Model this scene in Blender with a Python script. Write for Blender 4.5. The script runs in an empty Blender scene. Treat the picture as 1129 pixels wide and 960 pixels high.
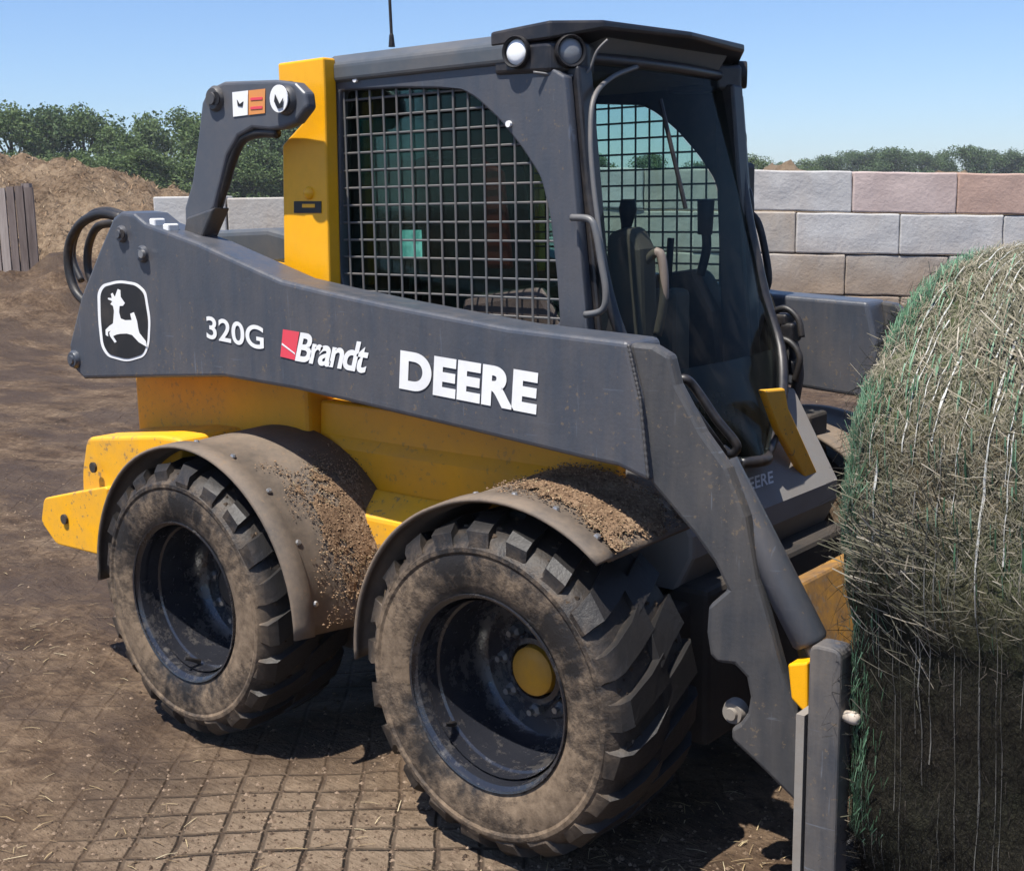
import bpy, bmesh, math, random
from mathutils import Vector, Matrix, noise
import numpy as np
random.seed(7)
R = math.radians
scene = bpy.context.scene
COL = scene.collection

# ------------------------------------------------------------------ camera
CX, CY, CZ = 2.9771, -2.9223, 1.5349
YAW, PITCH, ROLL, FL = 2.25994, -0.18151, -0.015903, 1387.03
PW, PH = 1129.0, 960.0
CAM = Vector((CX, CY, CZ))
fwd = Vector((math.cos(PITCH)*math.cos(YAW), math.cos(PITCH)*math.sin(YAW), math.sin(PITCH)))
rgt0 = Vector((math.sin(YAW), -math.cos(YAW), 0)); up0 = rgt0.cross(fwd)
rgt = rgt0*math.cos(ROLL)+up0*math.sin(ROLL); upv = -rgt0*math.sin(ROLL)+up0*math.cos(ROLL)
def at(u, v, x=None, y=None, z=None):
    """point of the photo (u, v) on the plane x=, y= or z= of the machine"""
    d = fwd + rgt*((u-PW/2)/FL) - upv*((v-PH/2)/FL)
    if x is not None: t = (x-CX)/d.x
    elif y is not None: t = (y-CY)/d.y
    else: t = (z-CZ)/d.z
    return CAM + d*t
FH = Vector((math.cos(YAW), math.sin(YAW), 0)); RH = Vector((math.sin(YAW), -math.cos(YAW), 0))
def yard(side, depth, z=0.0):
    """yard frame: depth straight ahead, side to the right"""
    p = FH*depth + RH*side; return Vector((CX+p.x, CY+p.y, z))
cd = bpy.data.cameras.new('camera'); cam = bpy.data.objects.new('camera', cd); COL.objects.link(cam)
m = Matrix((rgt, upv, -fwd)).transposed().to_4x4(); m.translation = CAM
cam.matrix_world = m; cd.sensor_width = 36; cd.lens = 36*FL/PW; cd.clip_start = .05; cd.clip_end = 3000
scene.camera = cam

# ------------------------------------------------------------------ world, sun
SUN = Vector((-0.03, -0.385, 0.92)).normalized()
w = bpy.data.worlds.new('World'); scene.world = w; w.use_nodes = True
nt = w.node_tree; bg = nt.nodes['Background']
sky = nt.nodes.new('ShaderNodeTexSky'); sky.sky_type = 'NISHITA'; sky.sun_disc = False
sky.sun_elevation = math.asin(SUN.z); sky.sun_rotation = math.atan2(SUN.x, SUN.y)
sky.air_density = 1.0; sky.dust_density = 0.6; sky.ozone_density = 4.0; sky.altitude = 100
tint = nt.nodes.new('ShaderNodeMix'); tint.data_type = 'RGBA'; tint.blend_type = 'MULTIPLY'; tint.inputs[0].default_value = 1
nt.links.new(sky.outputs[0], tint.inputs[6]); tint.inputs[7].default_value = (.90, .99, 1.17, 1); nt.links.new(tint.outputs[2], bg.inputs[0]); bg.inputs[1].default_value = 0.088
sl = bpy.data.lights.new('sun', 'SUN'); so = bpy.data.objects.new('sun', sl); COL.objects.link(so)
sl.energy = 5.0; sl.angle = R(.55); sl.color = (1, .95, .87)
so.rotation_euler = SUN.to_track_quat('Z', 'Y').to_euler(); so.location = (0, 0, 30)
scene.view_settings.view_transform = 'Standard'; scene.view_settings.look = 'None'
scene.view_settings.exposure = 0.68; scene.view_settings.gamma = 1
try: scene.view_settings.use_curve_mapping = False
except Exception: pass
scene.render.engine = 'CYCLES'
scene.cycles.max_bounces = 6; scene.cycles.transparent_max_bounces = 12
scene.cycles.use_denoising = True

# ------------------------------------------------------------------ materials
class NB:
    def __init__(s, name):
        s.m = bpy.data.materials.new(name); s.m.use_nodes = True
        s.t = s.m.node_tree; s.n = s.t.nodes; s.b = s.n['Principled BSDF']; s.out = s.n['Material Output']
        s._pos = None
    def link(s, a, b): s.t.links.new(a, b)
    def new(s, k, **kw):
        x = s.n.new(k)
        for a, v in kw.items(): setattr(x, a, v)
        return x
    def pos(s, obj=False):
        if obj: return s.new('ShaderNodeTexCoord').outputs['Object']
        if s._pos is None: s._pos = s.new('ShaderNodeNewGeometry').outputs['Position']
        return s._pos
    def noise(s, scale, detail=4, rough=.6, vec=None, stretch=None, obj=False, rot=None):
        v = vec or s.pos(obj)
        if stretch or rot:
            mp = s.new('ShaderNodeMapping'); mp.inputs['Scale'].default_value = stretch or (1, 1, 1)
            if rot: mp.inputs['Rotation'].default_value = rot
            s.link(v, mp.inputs[0]); v = mp.outputs[0]
        x = s.new('ShaderNodeTexNoise'); x.inputs['Scale'].default_value = scale
        x.inputs['Detail'].default_value = detail; x.inputs['Roughness'].default_value = rough
        s.link(v, x.inputs['Vector']); return x.outputs['Fac']
    def ramp(s, fac, stops):
        x = s.new('ShaderNodeValToRGB'); e = x.color_ramp.elements
        while len(e) < len(stops): e.new(.5)
        for i, (p, c) in enumerate(stops):
            e[i].position = p; e[i].color = (c if len(c) == 4 else (*c, 1)) if hasattr(c, '__len__') else (c, c, c, 1)
        s.link(fac, x.inputs[0]); return x.outputs[0]
    def mix(s, fac, a, b, blend='MIX'):
        x = s.new('ShaderNodeMix', data_type='RGBA', blend_type=blend)
        def put(sock, v):
            if hasattr(v, 'links') or hasattr(v, 'node'): s.link(v, sock)
            elif hasattr(v, '__len__'): sock.default_value = (*v[:3], 1)
            else: sock.default_value = v
        put(x.inputs[0], fac); put(x.inputs[6], a); put(x.inputs[7], b); return x.outputs[2]
    def math(s, op, a, b=0.0, clamp=False):
        x = s.new('ShaderNodeMath', operation=op, use_clamp=clamp)
        for i, v in enumerate((a, b)):
            if hasattr(v, 'node'): s.link(v, x.inputs[i])
            else: x.inputs[i].default_value = v
        return x.outputs[0]
    def bump(s, h, strength=.3, dist=.02):
        x = s.new('ShaderNodeBump'); x.inputs['Strength'].default_value = strength; x.inputs['Distance'].default_value = dist
        s.link(h, x.inputs['Height']); s.link(x.outputs[0], s.b.inputs['Normal'])
    def set(s, col=None, rough=None, metal=None, spec=None):
        for k, v in (('Base Color', col), ('Roughness', rough), ('Metallic', metal), ('Specular IOR Level', spec)):
            if v is None: continue
            if hasattr(v, 'node'): s.link(v, s.b.inputs[k])
            elif hasattr(v, '__len__'): s.b.inputs[k].default_value = (*v, 1)
            else: s.b.inputs[k].default_value = v

DUST = (.20, .155, .115)
def coated(name, col, rough=.4, dust=DUST, amt=.5, scale=6, metal=0., bump=.05, obj=False, spec=.5, var=.12, splash=None):
    """paint, plastic or rubber under a film of dust; splash = heavier flecks of dried mud"""
    k = NB(name)
    n1 = k.noise(scale, 6, .65, obj=obj); n2 = k.noise(scale*9, 4, .7, obj=obj)
    base = k.mix(k.math('MULTIPLY', n2, 1.0), [c*(1-var) for c in col], [min(1, c*(1+var)) for c in col])
    f = k.math('ADD', k.math('MULTIPLY', n1, .75), k.math('MULTIPLY', n2, .25))
    hi = .42 + .35*(1-amt); lo = max(.0, hi-.28)
    mask = k.ramp(f, [(lo, 0.), (min(1, hi+.12), min(1., .25+amt))])
    c = k.mix(mask, base, dust)
    if splash:
        n3 = k.noise(55, 3, .6, obj=obj); sp = k.ramp(k.math('ADD', k.math('MULTIPLY', n3, .8), k.math('MULTIPLY', n1, .35)), [(.66, 0.), (.72, 1.)])
        c = k.mix(k.math('MULTIPLY', sp, splash), c, (.17, .12, .08))
    rr = k.math('ADD', rough, k.math('MULTIPLY', mask, .9-rough), True)
    k.set(c, rr, metal, spec)
    if bump: k.bump(f, bump, .01)
    return k.m

M = {}
def worn_paint(name, col, dust, amt, scr):
    """painted plate: dust film in streaks that ran down, fine scratches, chips and dried splashes"""
    k = NB(name); n1 = k.noise(2.0, 6, .65); n2 = k.noise(26, 5, .7); run = k.noise(7, 5, .65, stretch=(3., 3., .45))
    c = k.mix(n2, [v*.86 for v in col], [v*1.16 for v in col])
    film = k.ramp(k.math('ADD', k.math('MULTIPLY', n1, .5), k.math('MULTIPLY', run, .5)), [(.42, 0.), (.66, amt)])
    c = k.mix(film, c, dust)
    s1 = k.noise(16, 2, .5, stretch=(.35, 1, 6.), rot=(0, R(24), 0)); s2 = k.noise(15, 2, .5, stretch=(6., 1, .4), rot=(0, R(-50), 0))
    sc = k.math('MULTIPLY', k.ramp(k.math('MAXIMUM', s1, s2), [(.695, 0.), (.715, 1.)]), k.ramp(n1, [(.45, 0.), (.6, scr)]))
    c = k.mix(sc, c, [min(1, v*2.6) for v in col])
    n3 = k.noise(70, 3, .6); sp = k.ramp(k.math('ADD', k.math('MULTIPLY', n3, .75), k.math('MULTIPLY', n1, .35)), [(.665, 0.), (.70, .7)])
    c = k.mix(sp, c, (.15, .115, .08))
    k.set(c, k.math('ADD', k.math('MULTIPLY', n2, .22), k.math('ADD', .26, k.math('MULTIPLY', film, .6))), 0, .5)
    k.bump(k.math('ADD', k.noise(120, 2, .5), k.math('MULTIPLY', n1, .8)), .06, .008); return k.m
M['grey'] = worn_paint('dark grey paint', (.053, .061, .077), DUST, .26, .6)
M['spear'] = worn_paint('spear frame paint', (.050, .054, .062), (.17, .14, .11), .7, 1.)
M['leg'] = worn_paint('dark grey paint dusty', (.045, .048, .054), (.15, .125, .10), .42, .8)
M['link'] = coated('grey paint link', (.070, .077, .092), .45, amt=.15, scale=4, bump=.02)
M['panel'] = coated('dusty panel', (.23, .225, .22), .55, amt=.35, scale=5, bump=.03)
M['roof'] = coated('roof paint', (.075, .085, .095), .4, amt=.18, scale=4, bump=.02)
M['yellow'] = coated('yellow paint', (.86, .40, .003), .42, amt=.02, scale=5, bump=.02)
M['yellow_dirty'] = coated('yellow paint muddy', (.84, .40, .004), .5, dust=(.30, .19, .08), amt=.30, scale=7, bump=.08, splash=.7)
M['yellow_body'] = coated('yellow paint dusty', (.80, .345, .003), .36, dust=(.24, .15, .07), amt=.22, scale=4, bump=.04, splash=.35)
M['skirt'] = coated('black glass', (.006, .006, .007), .16, amt=.05, scale=5, bump=.0, spec=.35)
M['black'] = coated('black plastic', (.010, .010, .012), .5, amt=.06, scale=8, bump=.03, spec=.3)
M['trim'] = coated('black trim', (.013, .013, .016), .4, amt=.10, scale=6, bump=.02)
M['railgrey'] = coated('grey rail', (.10, .105, .11), .4, amt=.3, scale=8, bump=.03)
M['mesh'] = coated('screen wire', (.095, .10, .105), .5, amt=.3, scale=8, bump=0)
M['inner'] = coated('cab lining', (.009, .009, .009), .8, amt=.0, scale=6, bump=.05)
M['tower'] = coated('worn control tower', (.15, .12, .10), .6, amt=.3, scale=12, bump=.06)
M['liner'] = coated('head lining', (.11, .11, .105), .8, amt=.2, scale=6, bump=.05)  # lightened to paint in the grey reflection of the upper door glass
M['seat'] = coated('seat vinyl', (.034, .024, .019), .6, amt=.12, scale=9, bump=.06)
M['red'] = coated('red vinyl', (.62, .035, .03), .55, amt=.2, scale=9, bump=.04)
M['chassis'] = coated('chassis', (.018, .017, .016), .7, amt=.6, dust=(.06, .045, .033), scale=8, bump=.3)
M['steel'] = coated('bare steel', (.42, .42, .42), .3, amt=.35, scale=14, metal=.8, bump=.05)
M['rim'] = None
def rim_mat():
    k = NB('wet rim paint'); n1 = k.noise(7, 6, .65, obj=True); n2 = k.noise(45, 4, .7, obj=True)
    m = k.ramp(k.math('ADD', k.math('MULTIPLY', n1, .6), k.math('MULTIPLY', n2, .4)), [(.52, 0.), (.66, .7)])
    k.set(k.mix(m, (.017, .018, .023), (.10, .088, .075)), k.math('ADD', k.math('MULTIPLY', n2, .25), k.math('ADD', .06, k.math('MULTIPLY', m, .55))), 0, .75)
    k.bump(n2, .25, .006); return k.m
M['rim'] = rim_mat()
M['hub'] = coated('hub paint', (.58, .27, .010), .5, dust=(.2,.12,.06), amt=.3, scale=14, bump=.05, obj=True)
M['nut'] = coated('wheel nut', (.26, .26, .26), .28, amt=.2, scale=20, metal=.7, bump=.05)
M['white'] = coated('white vinyl', (.80, .80, .79), .5, amt=.05, scale=8, bump=0, var=.03)
M['decal_red'] = coated('red vinyl decal', (.72, .06, .09), .5, amt=.05, scale=8, bump=0, var=.05)
M['decal_orange'] = coated('orange decal', (.70, .27, .07), .5, amt=.15, scale=8, bump=0, var=.05)
M['decal_black'] = coated('black decal', (.012, .012, .013), .5, amt=.05, scale=8, bump=0)
M['decal_teal'] = coated('pale decal', (.40, .75, .70), .5, amt=.1, scale=8, bump=0)
M['rust'] = coated('worn yellow plate', (.52, .25, .02), .6, dust=(.12, .07, .035), amt=.75, scale=9, bump=.2, splash=.9)
M['spear_edge'] = coated('worn plate', (.24, .23, .21), .55, amt=.5, scale=9, bump=.2)
M['spear_bolt'] = coated('pale bolt', (.50, .43, .36), .6, amt=.3, scale=20, bump=.05)
M['hose'] = coated('hose rubber', (.012, .011, .011), .5, amt=.08, scale=10, bump=.05)
M['fender'] = coated('mud guard', (.036, .034, .033), .6, dust=(.175, .132, .095), amt=.80, scale=6, bump=.25, splash=.85)

def rubber():
    k = NB('muddy tyre rubber')
    p = k.pos(True)
    n1 = k.noise(4.5, 6, .65, obj=True); n2 = k.noise(38, 4, .7, obj=True)
    f = k.math('ADD', k.math('MULTIPLY', n1, .7), k.math('MULTIPLY', n2, .3))
    # mud sticks to the side walls; tread cleaner, and darkened to paint in the shade under the guards
    sx = k.new('ShaderNodeSeparateXYZ'); k.link(p, sx.inputs[0])
    rad = k.math('SQRT', k.math('ADD', k.math('POWER', sx.outputs[0], 2), k.math('POWER', sx.outputs[2], 2)))
    side = k.ramp(rad, [(.25, 1.), (.345, 1.), (.368, .36), (.40, .025)])
    n0 = k.noise(2.3, 4, .55, obj=True)
    mud = k.math('MULTIPLY', k.ramp(k.math('ADD', k.math('MULTIPLY', f, .6), k.math('MULTIPLY', n0, .4)), [(.41, .03), (.54, 1.)]), side)
    grit = k.ramp(n2, [(.3, (.085, .058, .036)), (.7, (.205, .148, .098))])
    c = k.mix(mud, (.0115, .011, .0115), grit)
    k.set(c, k.math('ADD', .52, k.math('MULTIPLY', mud, .4)), 0, .4)
    k.bump(k.math('ADD', f, k.math('MULTIPLY', mud, .4)), .5, .012)
    return k.m
M['tyre'] = rubber()

def glass(name, tint, refl=1.0, streak=0.):
    k = NB(name); k.n.remove(k.b)
    tr = k.new('ShaderNodeBsdfTransparent'); tr.inputs[0].default_value = (*tint, 1)
    gl = k.new('ShaderNodeBsdfGlossy'); gl.inputs['Roughness'].default_value = .04; gl.inputs[0].default_value = (.9, .95, .95, 1)
    fr = k.new('ShaderNodeFresnel'); fr.inputs[0].default_value = 1.45
    mx = k.new('ShaderNodeMixShader'); k.link(k.math('MULTIPLY', fr.outputs[0], refl), mx.inputs[0])
    n = k.noise(9, 5, .7) if not streak else k.noise(7, 5, .7, stretch=(3, 3, .35)); df = k.new('ShaderNodeBsdfDiffuse'); df.inputs[0].default_value = (.30, .27, .23, 1)
    m2 = k.new('ShaderNodeMixShader'); k.link(k.ramp(n, [(.45, .0), (.75, streak or .02)]), m2.inputs[0])
    k.link(tr.outputs[0], m2.inputs[1]); k.link(df.outputs[0], m2.inputs[2])
    k.link(m2.outputs[0], mx.inputs[1]); k.link(gl.outputs[0], mx.inputs[2]); k.link(mx.outputs[0], k.out.inputs[0])
    return k.m
M['glass'] = glass('tinted cab glass', (.86, 1, .97), .3)
M['glass_dark'] = glass('dark side glass', (.44, .58, .56), .25)  # near pane tinted darker, putting the cab's inner shade into the glass
M['glass_rear'] = glass('dark rear glass', (.13, .26, .25), .7)
M['glass_door'] = glass('door glass', (.52, .58, .56), .22, .05)
def glow_mat():
    k = NB('teal glow'); n = k.noise(30, 3); c = k.ramp(n, [(.4, (.16, .42, .38)), (.6, (.42, .80, .74))])
    k.set((.02, .03, .03), .2, 0, .5); k.link(c, k.b.inputs['Emission Color']); k.b.inputs['Emission Strength'].default_value = 1.1; return k.m
M['screen'] = glow_mat()  # added glow for a bright teal spot, no known display
def lens():
    k = NB('lamp lens'); n = k.noise(60, 2)
    k.set(k.ramp(n, [(.3, (.82, .84, .84)), (.7, (.93, .94, .94))]), .12, 0, .6); return k.m  # near-white colour stands in for the sun reflecting off the lens
M['lens'] = lens()
M['lens_dim'] = coated('dusty lamp lens', (.22, .23, .24), .15, amt=.2, scale=15, bump=0)

def ground_mat():
    k = NB('dirty yard slab')
    p = k.pos()
    big = k.noise(.55, 5, .6); mid = k.noise(2.6, 6, .65); fine = k.noise(26, 5, .7)
    streak = k.noise(1.6, 6, .7, stretch=(1., 5., 1.), rot=(0, 0, R(50)))
    # grooves of the cast slab, a square grid of about 11 cm
    mp = k.new('ShaderNodeMapping'); mp.inputs['Rotation'].default_value = (0, 0, R(-41)); k.link(p, mp.inputs[0])
    wv = k.new('ShaderNodeVectorMath', operation='ADD'); k.link(mp.outputs[0], wv.inputs[0])
    nz = k.new('ShaderNodeTexNoise'); nz.inputs['Scale'].default_value = 6; k.link(p, nz.inputs['Vector'])
    sc = k.new('ShaderNodeVectorMath', operation='SCALE'); sc.inputs['Scale'].default_value = .022; k.link(nz.outputs['Color'], sc.inputs[0]); k.link(sc.outputs[0], wv.inputs[1])
    br = k.new('ShaderNodeTexBrick'); br.offset = 0; br.squash = 1
    br.inputs['Scale'].default_value = 1; br.inputs['Mortar Size'].default_value = .010; br.inputs['Mortar Smooth'].default_value = .9
    br.inputs['Brick Width'].default_value = .108; br.inputs['Row Height'].default_value = .108
    br.inputs['Color1'].default_value = (.42, .42, .42, 1); br.inputs['Color2'].default_value = (.62, .62, .62, 1); br.inputs['Mortar'].default_value = (0, 0, 0, 1)
    k.link(wv.outputs[0], br.inputs['Vector'])
    groove = br.outputs['Fac']
    # how clean the slab is
    cover = k.ramp(k.math('ADD', k.math('MULTIPLY', big, .55), k.math('MULTIPLY', mid, .45)), [(.44, 0.), (.60, 1.)])
    sx = k.new('ShaderNodeSeparateXYZ'); k.link(p, sx.inputs[0])
    # swept patch beside the wheels
    dx = k.math('POWER', k.math('MULTIPLY', k.math('SUBTRACT', sx.outputs[0], .95), .9), 2); dy = k.math('POWER', k.math('MULTIPLY', k.math('SUBTRACT', sx.outputs[1], -1.15), 1.3), 2)
    patch = k.ramp(k.math('ADD', k.math('SQRT', k.math('ADD', dx, dy)), k.math('MULTIPLY', k.math('SUBTRACT', mid, .5), 1.1)), [(.35, 1.), (.85, 0.)])
    clean = k.math('ADD', k.math('MULTIPLY', patch, .85), k.math('MULTIPLY', cover, .30), True)
    dirt = k.ramp(k.math('ADD', k.math('MULTIPLY', mid, .35), k.math('ADD', k.math('MULTIPLY', fine, .35), k.math('MULTIPLY', streak, .3))),
                  [(.37, (.020, .012, .008)), (.47, (.060, .037, .022)), (.56, (.118, .078, .048)), (.66, (.25, .18, .118))])
    slab = k.mix(fine, (.125, .088, .058), (.27, .20, .138))
    slab = k.mix(.5, slab, br.outputs['Color'], 'MULTIPLY')
    clean = k.math('MULTIPLY', clean, k.ramp(k.math('ADD', k.math('MULTIPLY', fine, .5), k.math('MULTIPLY', mid, .5)), [(.36, .35), (.52, 1.)]))
    gm = k.math('MULTIPLY', groove, k.ramp(k.noise(5, 5, .7), [(.36, .25), (.56, 1.)]))
    c = k.mix(clean, dirt, k.mix(gm, k.mix(.30, slab, (.22, .165, .115)), (.055, .038, .026)))
    wet = k.ramp(k.noise(.9, 4, .6, vec=None, stretch=(1, 2.2, 1), rot=(0, 0, R(-40))), [(.45, 0.), (.56, 1.)])
    wet = k.math('MULTIPLY', wet, k.math('SUBTRACT', 1.0, patch, True))
    c = k.mix(k.math('MULTIPLY', wet, .70), c, (.046, .029, .018))
    k.set(c, k.math('SUBTRACT', .92, k.math('MULTIPLY', wet, .26)), 0, .22)
    h = k.math('ADD', k.math('MULTIPLY', fine, .35), k.math('ADD', k.math('MULTIPLY', streak, .8), k.math('MULTIPLY', groove, k.math('MULTIPLY', clean, -.45))))
    k.bump(h, .9, .05)
    return k.m
M['ground'] = ground_mat()

def island_mat(name, stops, rough=.85, trans=0.):
    k = NB(name); g = k.new('ShaderNodeNewGeometry')
    k.set(k.ramp(g.outputs['Random Per Island'], stops), rough, 0, .25)
    return k.m
M['straw'] = island_mat('loose straw', [(0, (.10, .07, .04)), (.3, (.20, .14, .08)), (.6, (.32, .24, .13)), (.85, (.42, .34, .20)), (1, (.52, .45, .30))])
M['straw_dark'] = island_mat('manure straw', [(0, (.09, .055, .03)), (.4, (.23, .145, .08)), (.75, (.38, .26, .15)), (1, (.54, .41, .26))])
M['hay_strand'] = island_mat('hay strands', [(0, (.055, .050, .034)), (.3, (.115, .112, .072)), (.6, (.185, .170, .120)), (.85, (.25, .215, .160)), (.97, (.33, .29, .22)), (1, (.44, .40, .33))])
def caked_mat():
    k = NB('caked mud'); n1 = k.noise(12, 6, .7); n2 = k.noise(110, 4, .7)
    k.set(k.ramp(k.math('ADD', k.math('MULTIPLY', n1, .5), k.math('MULTIPLY', n2, .5)), [(.36, (.065, .038, .022)), (.5, (.17, .108, .064)), (.64, (.30, .21, .135))]), .95, 0, .2)
    k.bump(n2, .8, .006); return k.m
M['caked'] = caked_mat()
M['caked_dark'] = island_mat('wet packed mud', [(0, (.02, .014, .010)), (.6, (.05, .034, .022)), (1, (.12, .085, .056))])
M['hay_shaded'] = island_mat('shaded hay', [(0, (.008, .007, .006)), (.65, (.020, .017, .013)), (.93, (.045, .038, .029)), (1, (.12, .10, .08))])  # dark strands, with the lower half's shade put into their colour
M['crumb'] = island_mat('mud crumbs', [(0, (.075, .045, .026)), (.5, (.19, .120, .070)), (1, (.34, .23, .14))])
M['clod'] = island_mat('dirt clods', [(0, (.045, .029, .019)), (.55, (.12, .082, .054)), (1, (.25, .18, .125))])
def leaf_mat(name, a, b, c):
    k = NB(name); g = k.new('ShaderNodeNewGeometry'); n = k.noise(.35, 3)
    col = k.ramp(k.math('ADD', k.math('MULTIPLY', g.outputs['Random Per Island'], .6), k.math('MULTIPLY', n, .4)), [(.15, a), (.5, b), (.85, c)])
    k.set(col, .7, 0, .3)
    tl = k.new('ShaderNodeBsdfTranslucent'); k.link(col, tl.inputs[0])
    mx = k.new('ShaderNodeMixShader'); mx.inputs[0].default_value = .25
    k.link(k.b.outputs[0], mx.inputs[1]); k.link(tl.outputs[0], mx.inputs[2]); k.link(mx.outputs[0], k.out.inputs[0])
    return k.m
M['leaf'] = [leaf_mat('foliage', (.050, .085, .026), (.090, .140, .042), (.13, .18, .060)),
             leaf_mat('dark foliage', (.042, .078, .030), (.072, .120, .044), (.105, .16, .06)),
             leaf_mat('light foliage', (.045, .075, .022), (.085, .135, .040), (.14, .20, .065))]
M['bark'] = coated('bark', (.07, .055, .04), .9, amt=.2, scale=3, bump=.4)
def concrete(name, col, stain):
    k = NB(name); n1 = k.noise(1.1, 6, .65); n2 = k.noise(14, 5, .7)
    st = k.noise(1.2, 5, .65, stretch=(1, 1, .45))
    c = k.mix(n2, [v*.80 for v in col], [v*1.15 for v in col])
    c = k.mix(k.ramp(n1, [(.35, 0.), (.75, .55)]), c, [v*.75 for v in col])
    c = k.mix(k.ramp(st, [(.45, 0.), (.70, .75)]), c, stain)
    sx = k.new('ShaderNodeSeparateXYZ'); k.link(k.pos(), sx.inputs[0])
    low = k.ramp(k.math('ADD', sx.outputs[2], k.math('MULTIPLY', k.math('SUBTRACT', n1, .5), 1.0)), [(.25, .75), (.95, 0.)])
    c = k.mix(low, c, (.26, .18, .115))
    pit = k.ramp(k.noise(40, 3, .6), [(.66, 0.), (.72, .6)]); c = k.mix(pit, c, [v*.5 for v in col])
    k.set(c, .9, 0, .3); k.bump(k.math('ADD', n2, k.math('MULTIPLY', n1, .6)), .35, .03); return k.m
M['con_a'] = concrete('grey concrete', (.50, .49, .475), (.42, .38, .34))
M['con_b'] = concrete('pinkish concrete', (.52, .42, .385), (.46, .35, .31))
M['con_c'] = concrete('rusty concrete', (.46, .32, .26), (.42, .27, .20))
M['con_d'] = concrete('pale stained concrete', (.44, .41, .37), (.38, .30, .22))
M['con_e'] = concrete('white concrete', (.50, .49, .47), (.40, .36, .31))
def planks():
    k = NB('weathered boards'); g = k.new('ShaderNodeNewGeometry')
    n = k.noise(3, 6, .7, stretch=(6, 6, .5))
    c = k.ramp(k.math('ADD', k.math('MULTIPLY', n, .6), k.math('MULTIPLY', g.outputs['Random Per Island'], .4)), [(.25, (.10, .075, .065)), (.5, (.22, .175, .155)), (.75, (.40, .34, .30))])
    k.set(c, .9, 0, .2); k.bump(n, .4, .02); return k.m
M['plank'] = planks()
def heap_mat(name, a, b, c):
    k = NB(name); n1 = k.noise(.7, 6, .65); n2 = k.noise(9, 6, .75)
    k.set(k.ramp(k.math('ADD', k.math('MULTIPLY', n1, .5), k.math('MULTIPLY', n2, .5)), [(.36, a), (.5, b), (.66, c)]), .95, 0, .2)
    k.bump(n2, 1.0, .15); return k.m
M['heap'] = heap_mat('manure and straw', (.10, .060, .034), (.26, .182, .115), (.45, .335, .22))
M['bank'] = heap_mat('bank of dirt', (.075, .050, .032), (.16, .110, .072), (.26, .19, .13))
M['mound'] = heap_mat('soil mound', (.16, .11, .07), (.26, .19, .125), (.36, .28, .19))
def hay():
    k = NB('packed hay'); n1 = k.noise(4, 6, .65); n2 = k.noise(60, 5, .75, stretch=(1, .5, .5))
    n3 = k.noise(2.2, 4, .6)
    a = k.ramp(n2, [(.3, (.035, .028, .016)), (.5, (.13, .105, .062)), (.7, (.27, .225, .145))])
    g = k.ramp(n2, [(.3, (.024, .032, .014)), (.5, (.085, .105, .045)), (.7, (.17, .19, .095))])
    col = k.mix(k.ramp(k.math('ADD', k.math('MULTIPLY', n1, .5), k.math('MULTIPLY', n3, .5)), [(.42, 0.), (.58, 1.)]), g, a)
    # shade on the bale's lower half painted into its colour, up to a ragged line
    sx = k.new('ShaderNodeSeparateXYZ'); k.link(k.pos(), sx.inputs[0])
    wet = k.ramp(k.math('ADD', sx.outputs[2], k.math('MULTIPLY', k.math('SUBTRACT', n1, .5), .9)), [(.70, 1.), (.86, 0.)])  # mask of that painted shade
    col = k.mix(k.math('MULTIPLY', wet, .88), col, (.014, .012, .009))  # darkened by the painted shade mask
    k.set(col, .95, 0, .2)
    k.bump(k.math('ADD', n2, n1), 1.0, .03); return k.m
M['hay'] = hay()
M['net'] = coated('white net wrap', (.42, .43, .40), .5, amt=.3, scale=10, bump=0)
M['net_grey'] = coated('shaded net wrap', (.15, .15, .14), .6, dust=(.08, .07, .055), amt=.5, scale=14, bump=0)  # net on the lower half, greyed to paint in its shade
M['net_green'] = island_mat('green net wrap', [(0, (.035, .075, .040)), (.5, (.075, .165, .090)), (1, (.19, .31, .20))], .5)

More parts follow.
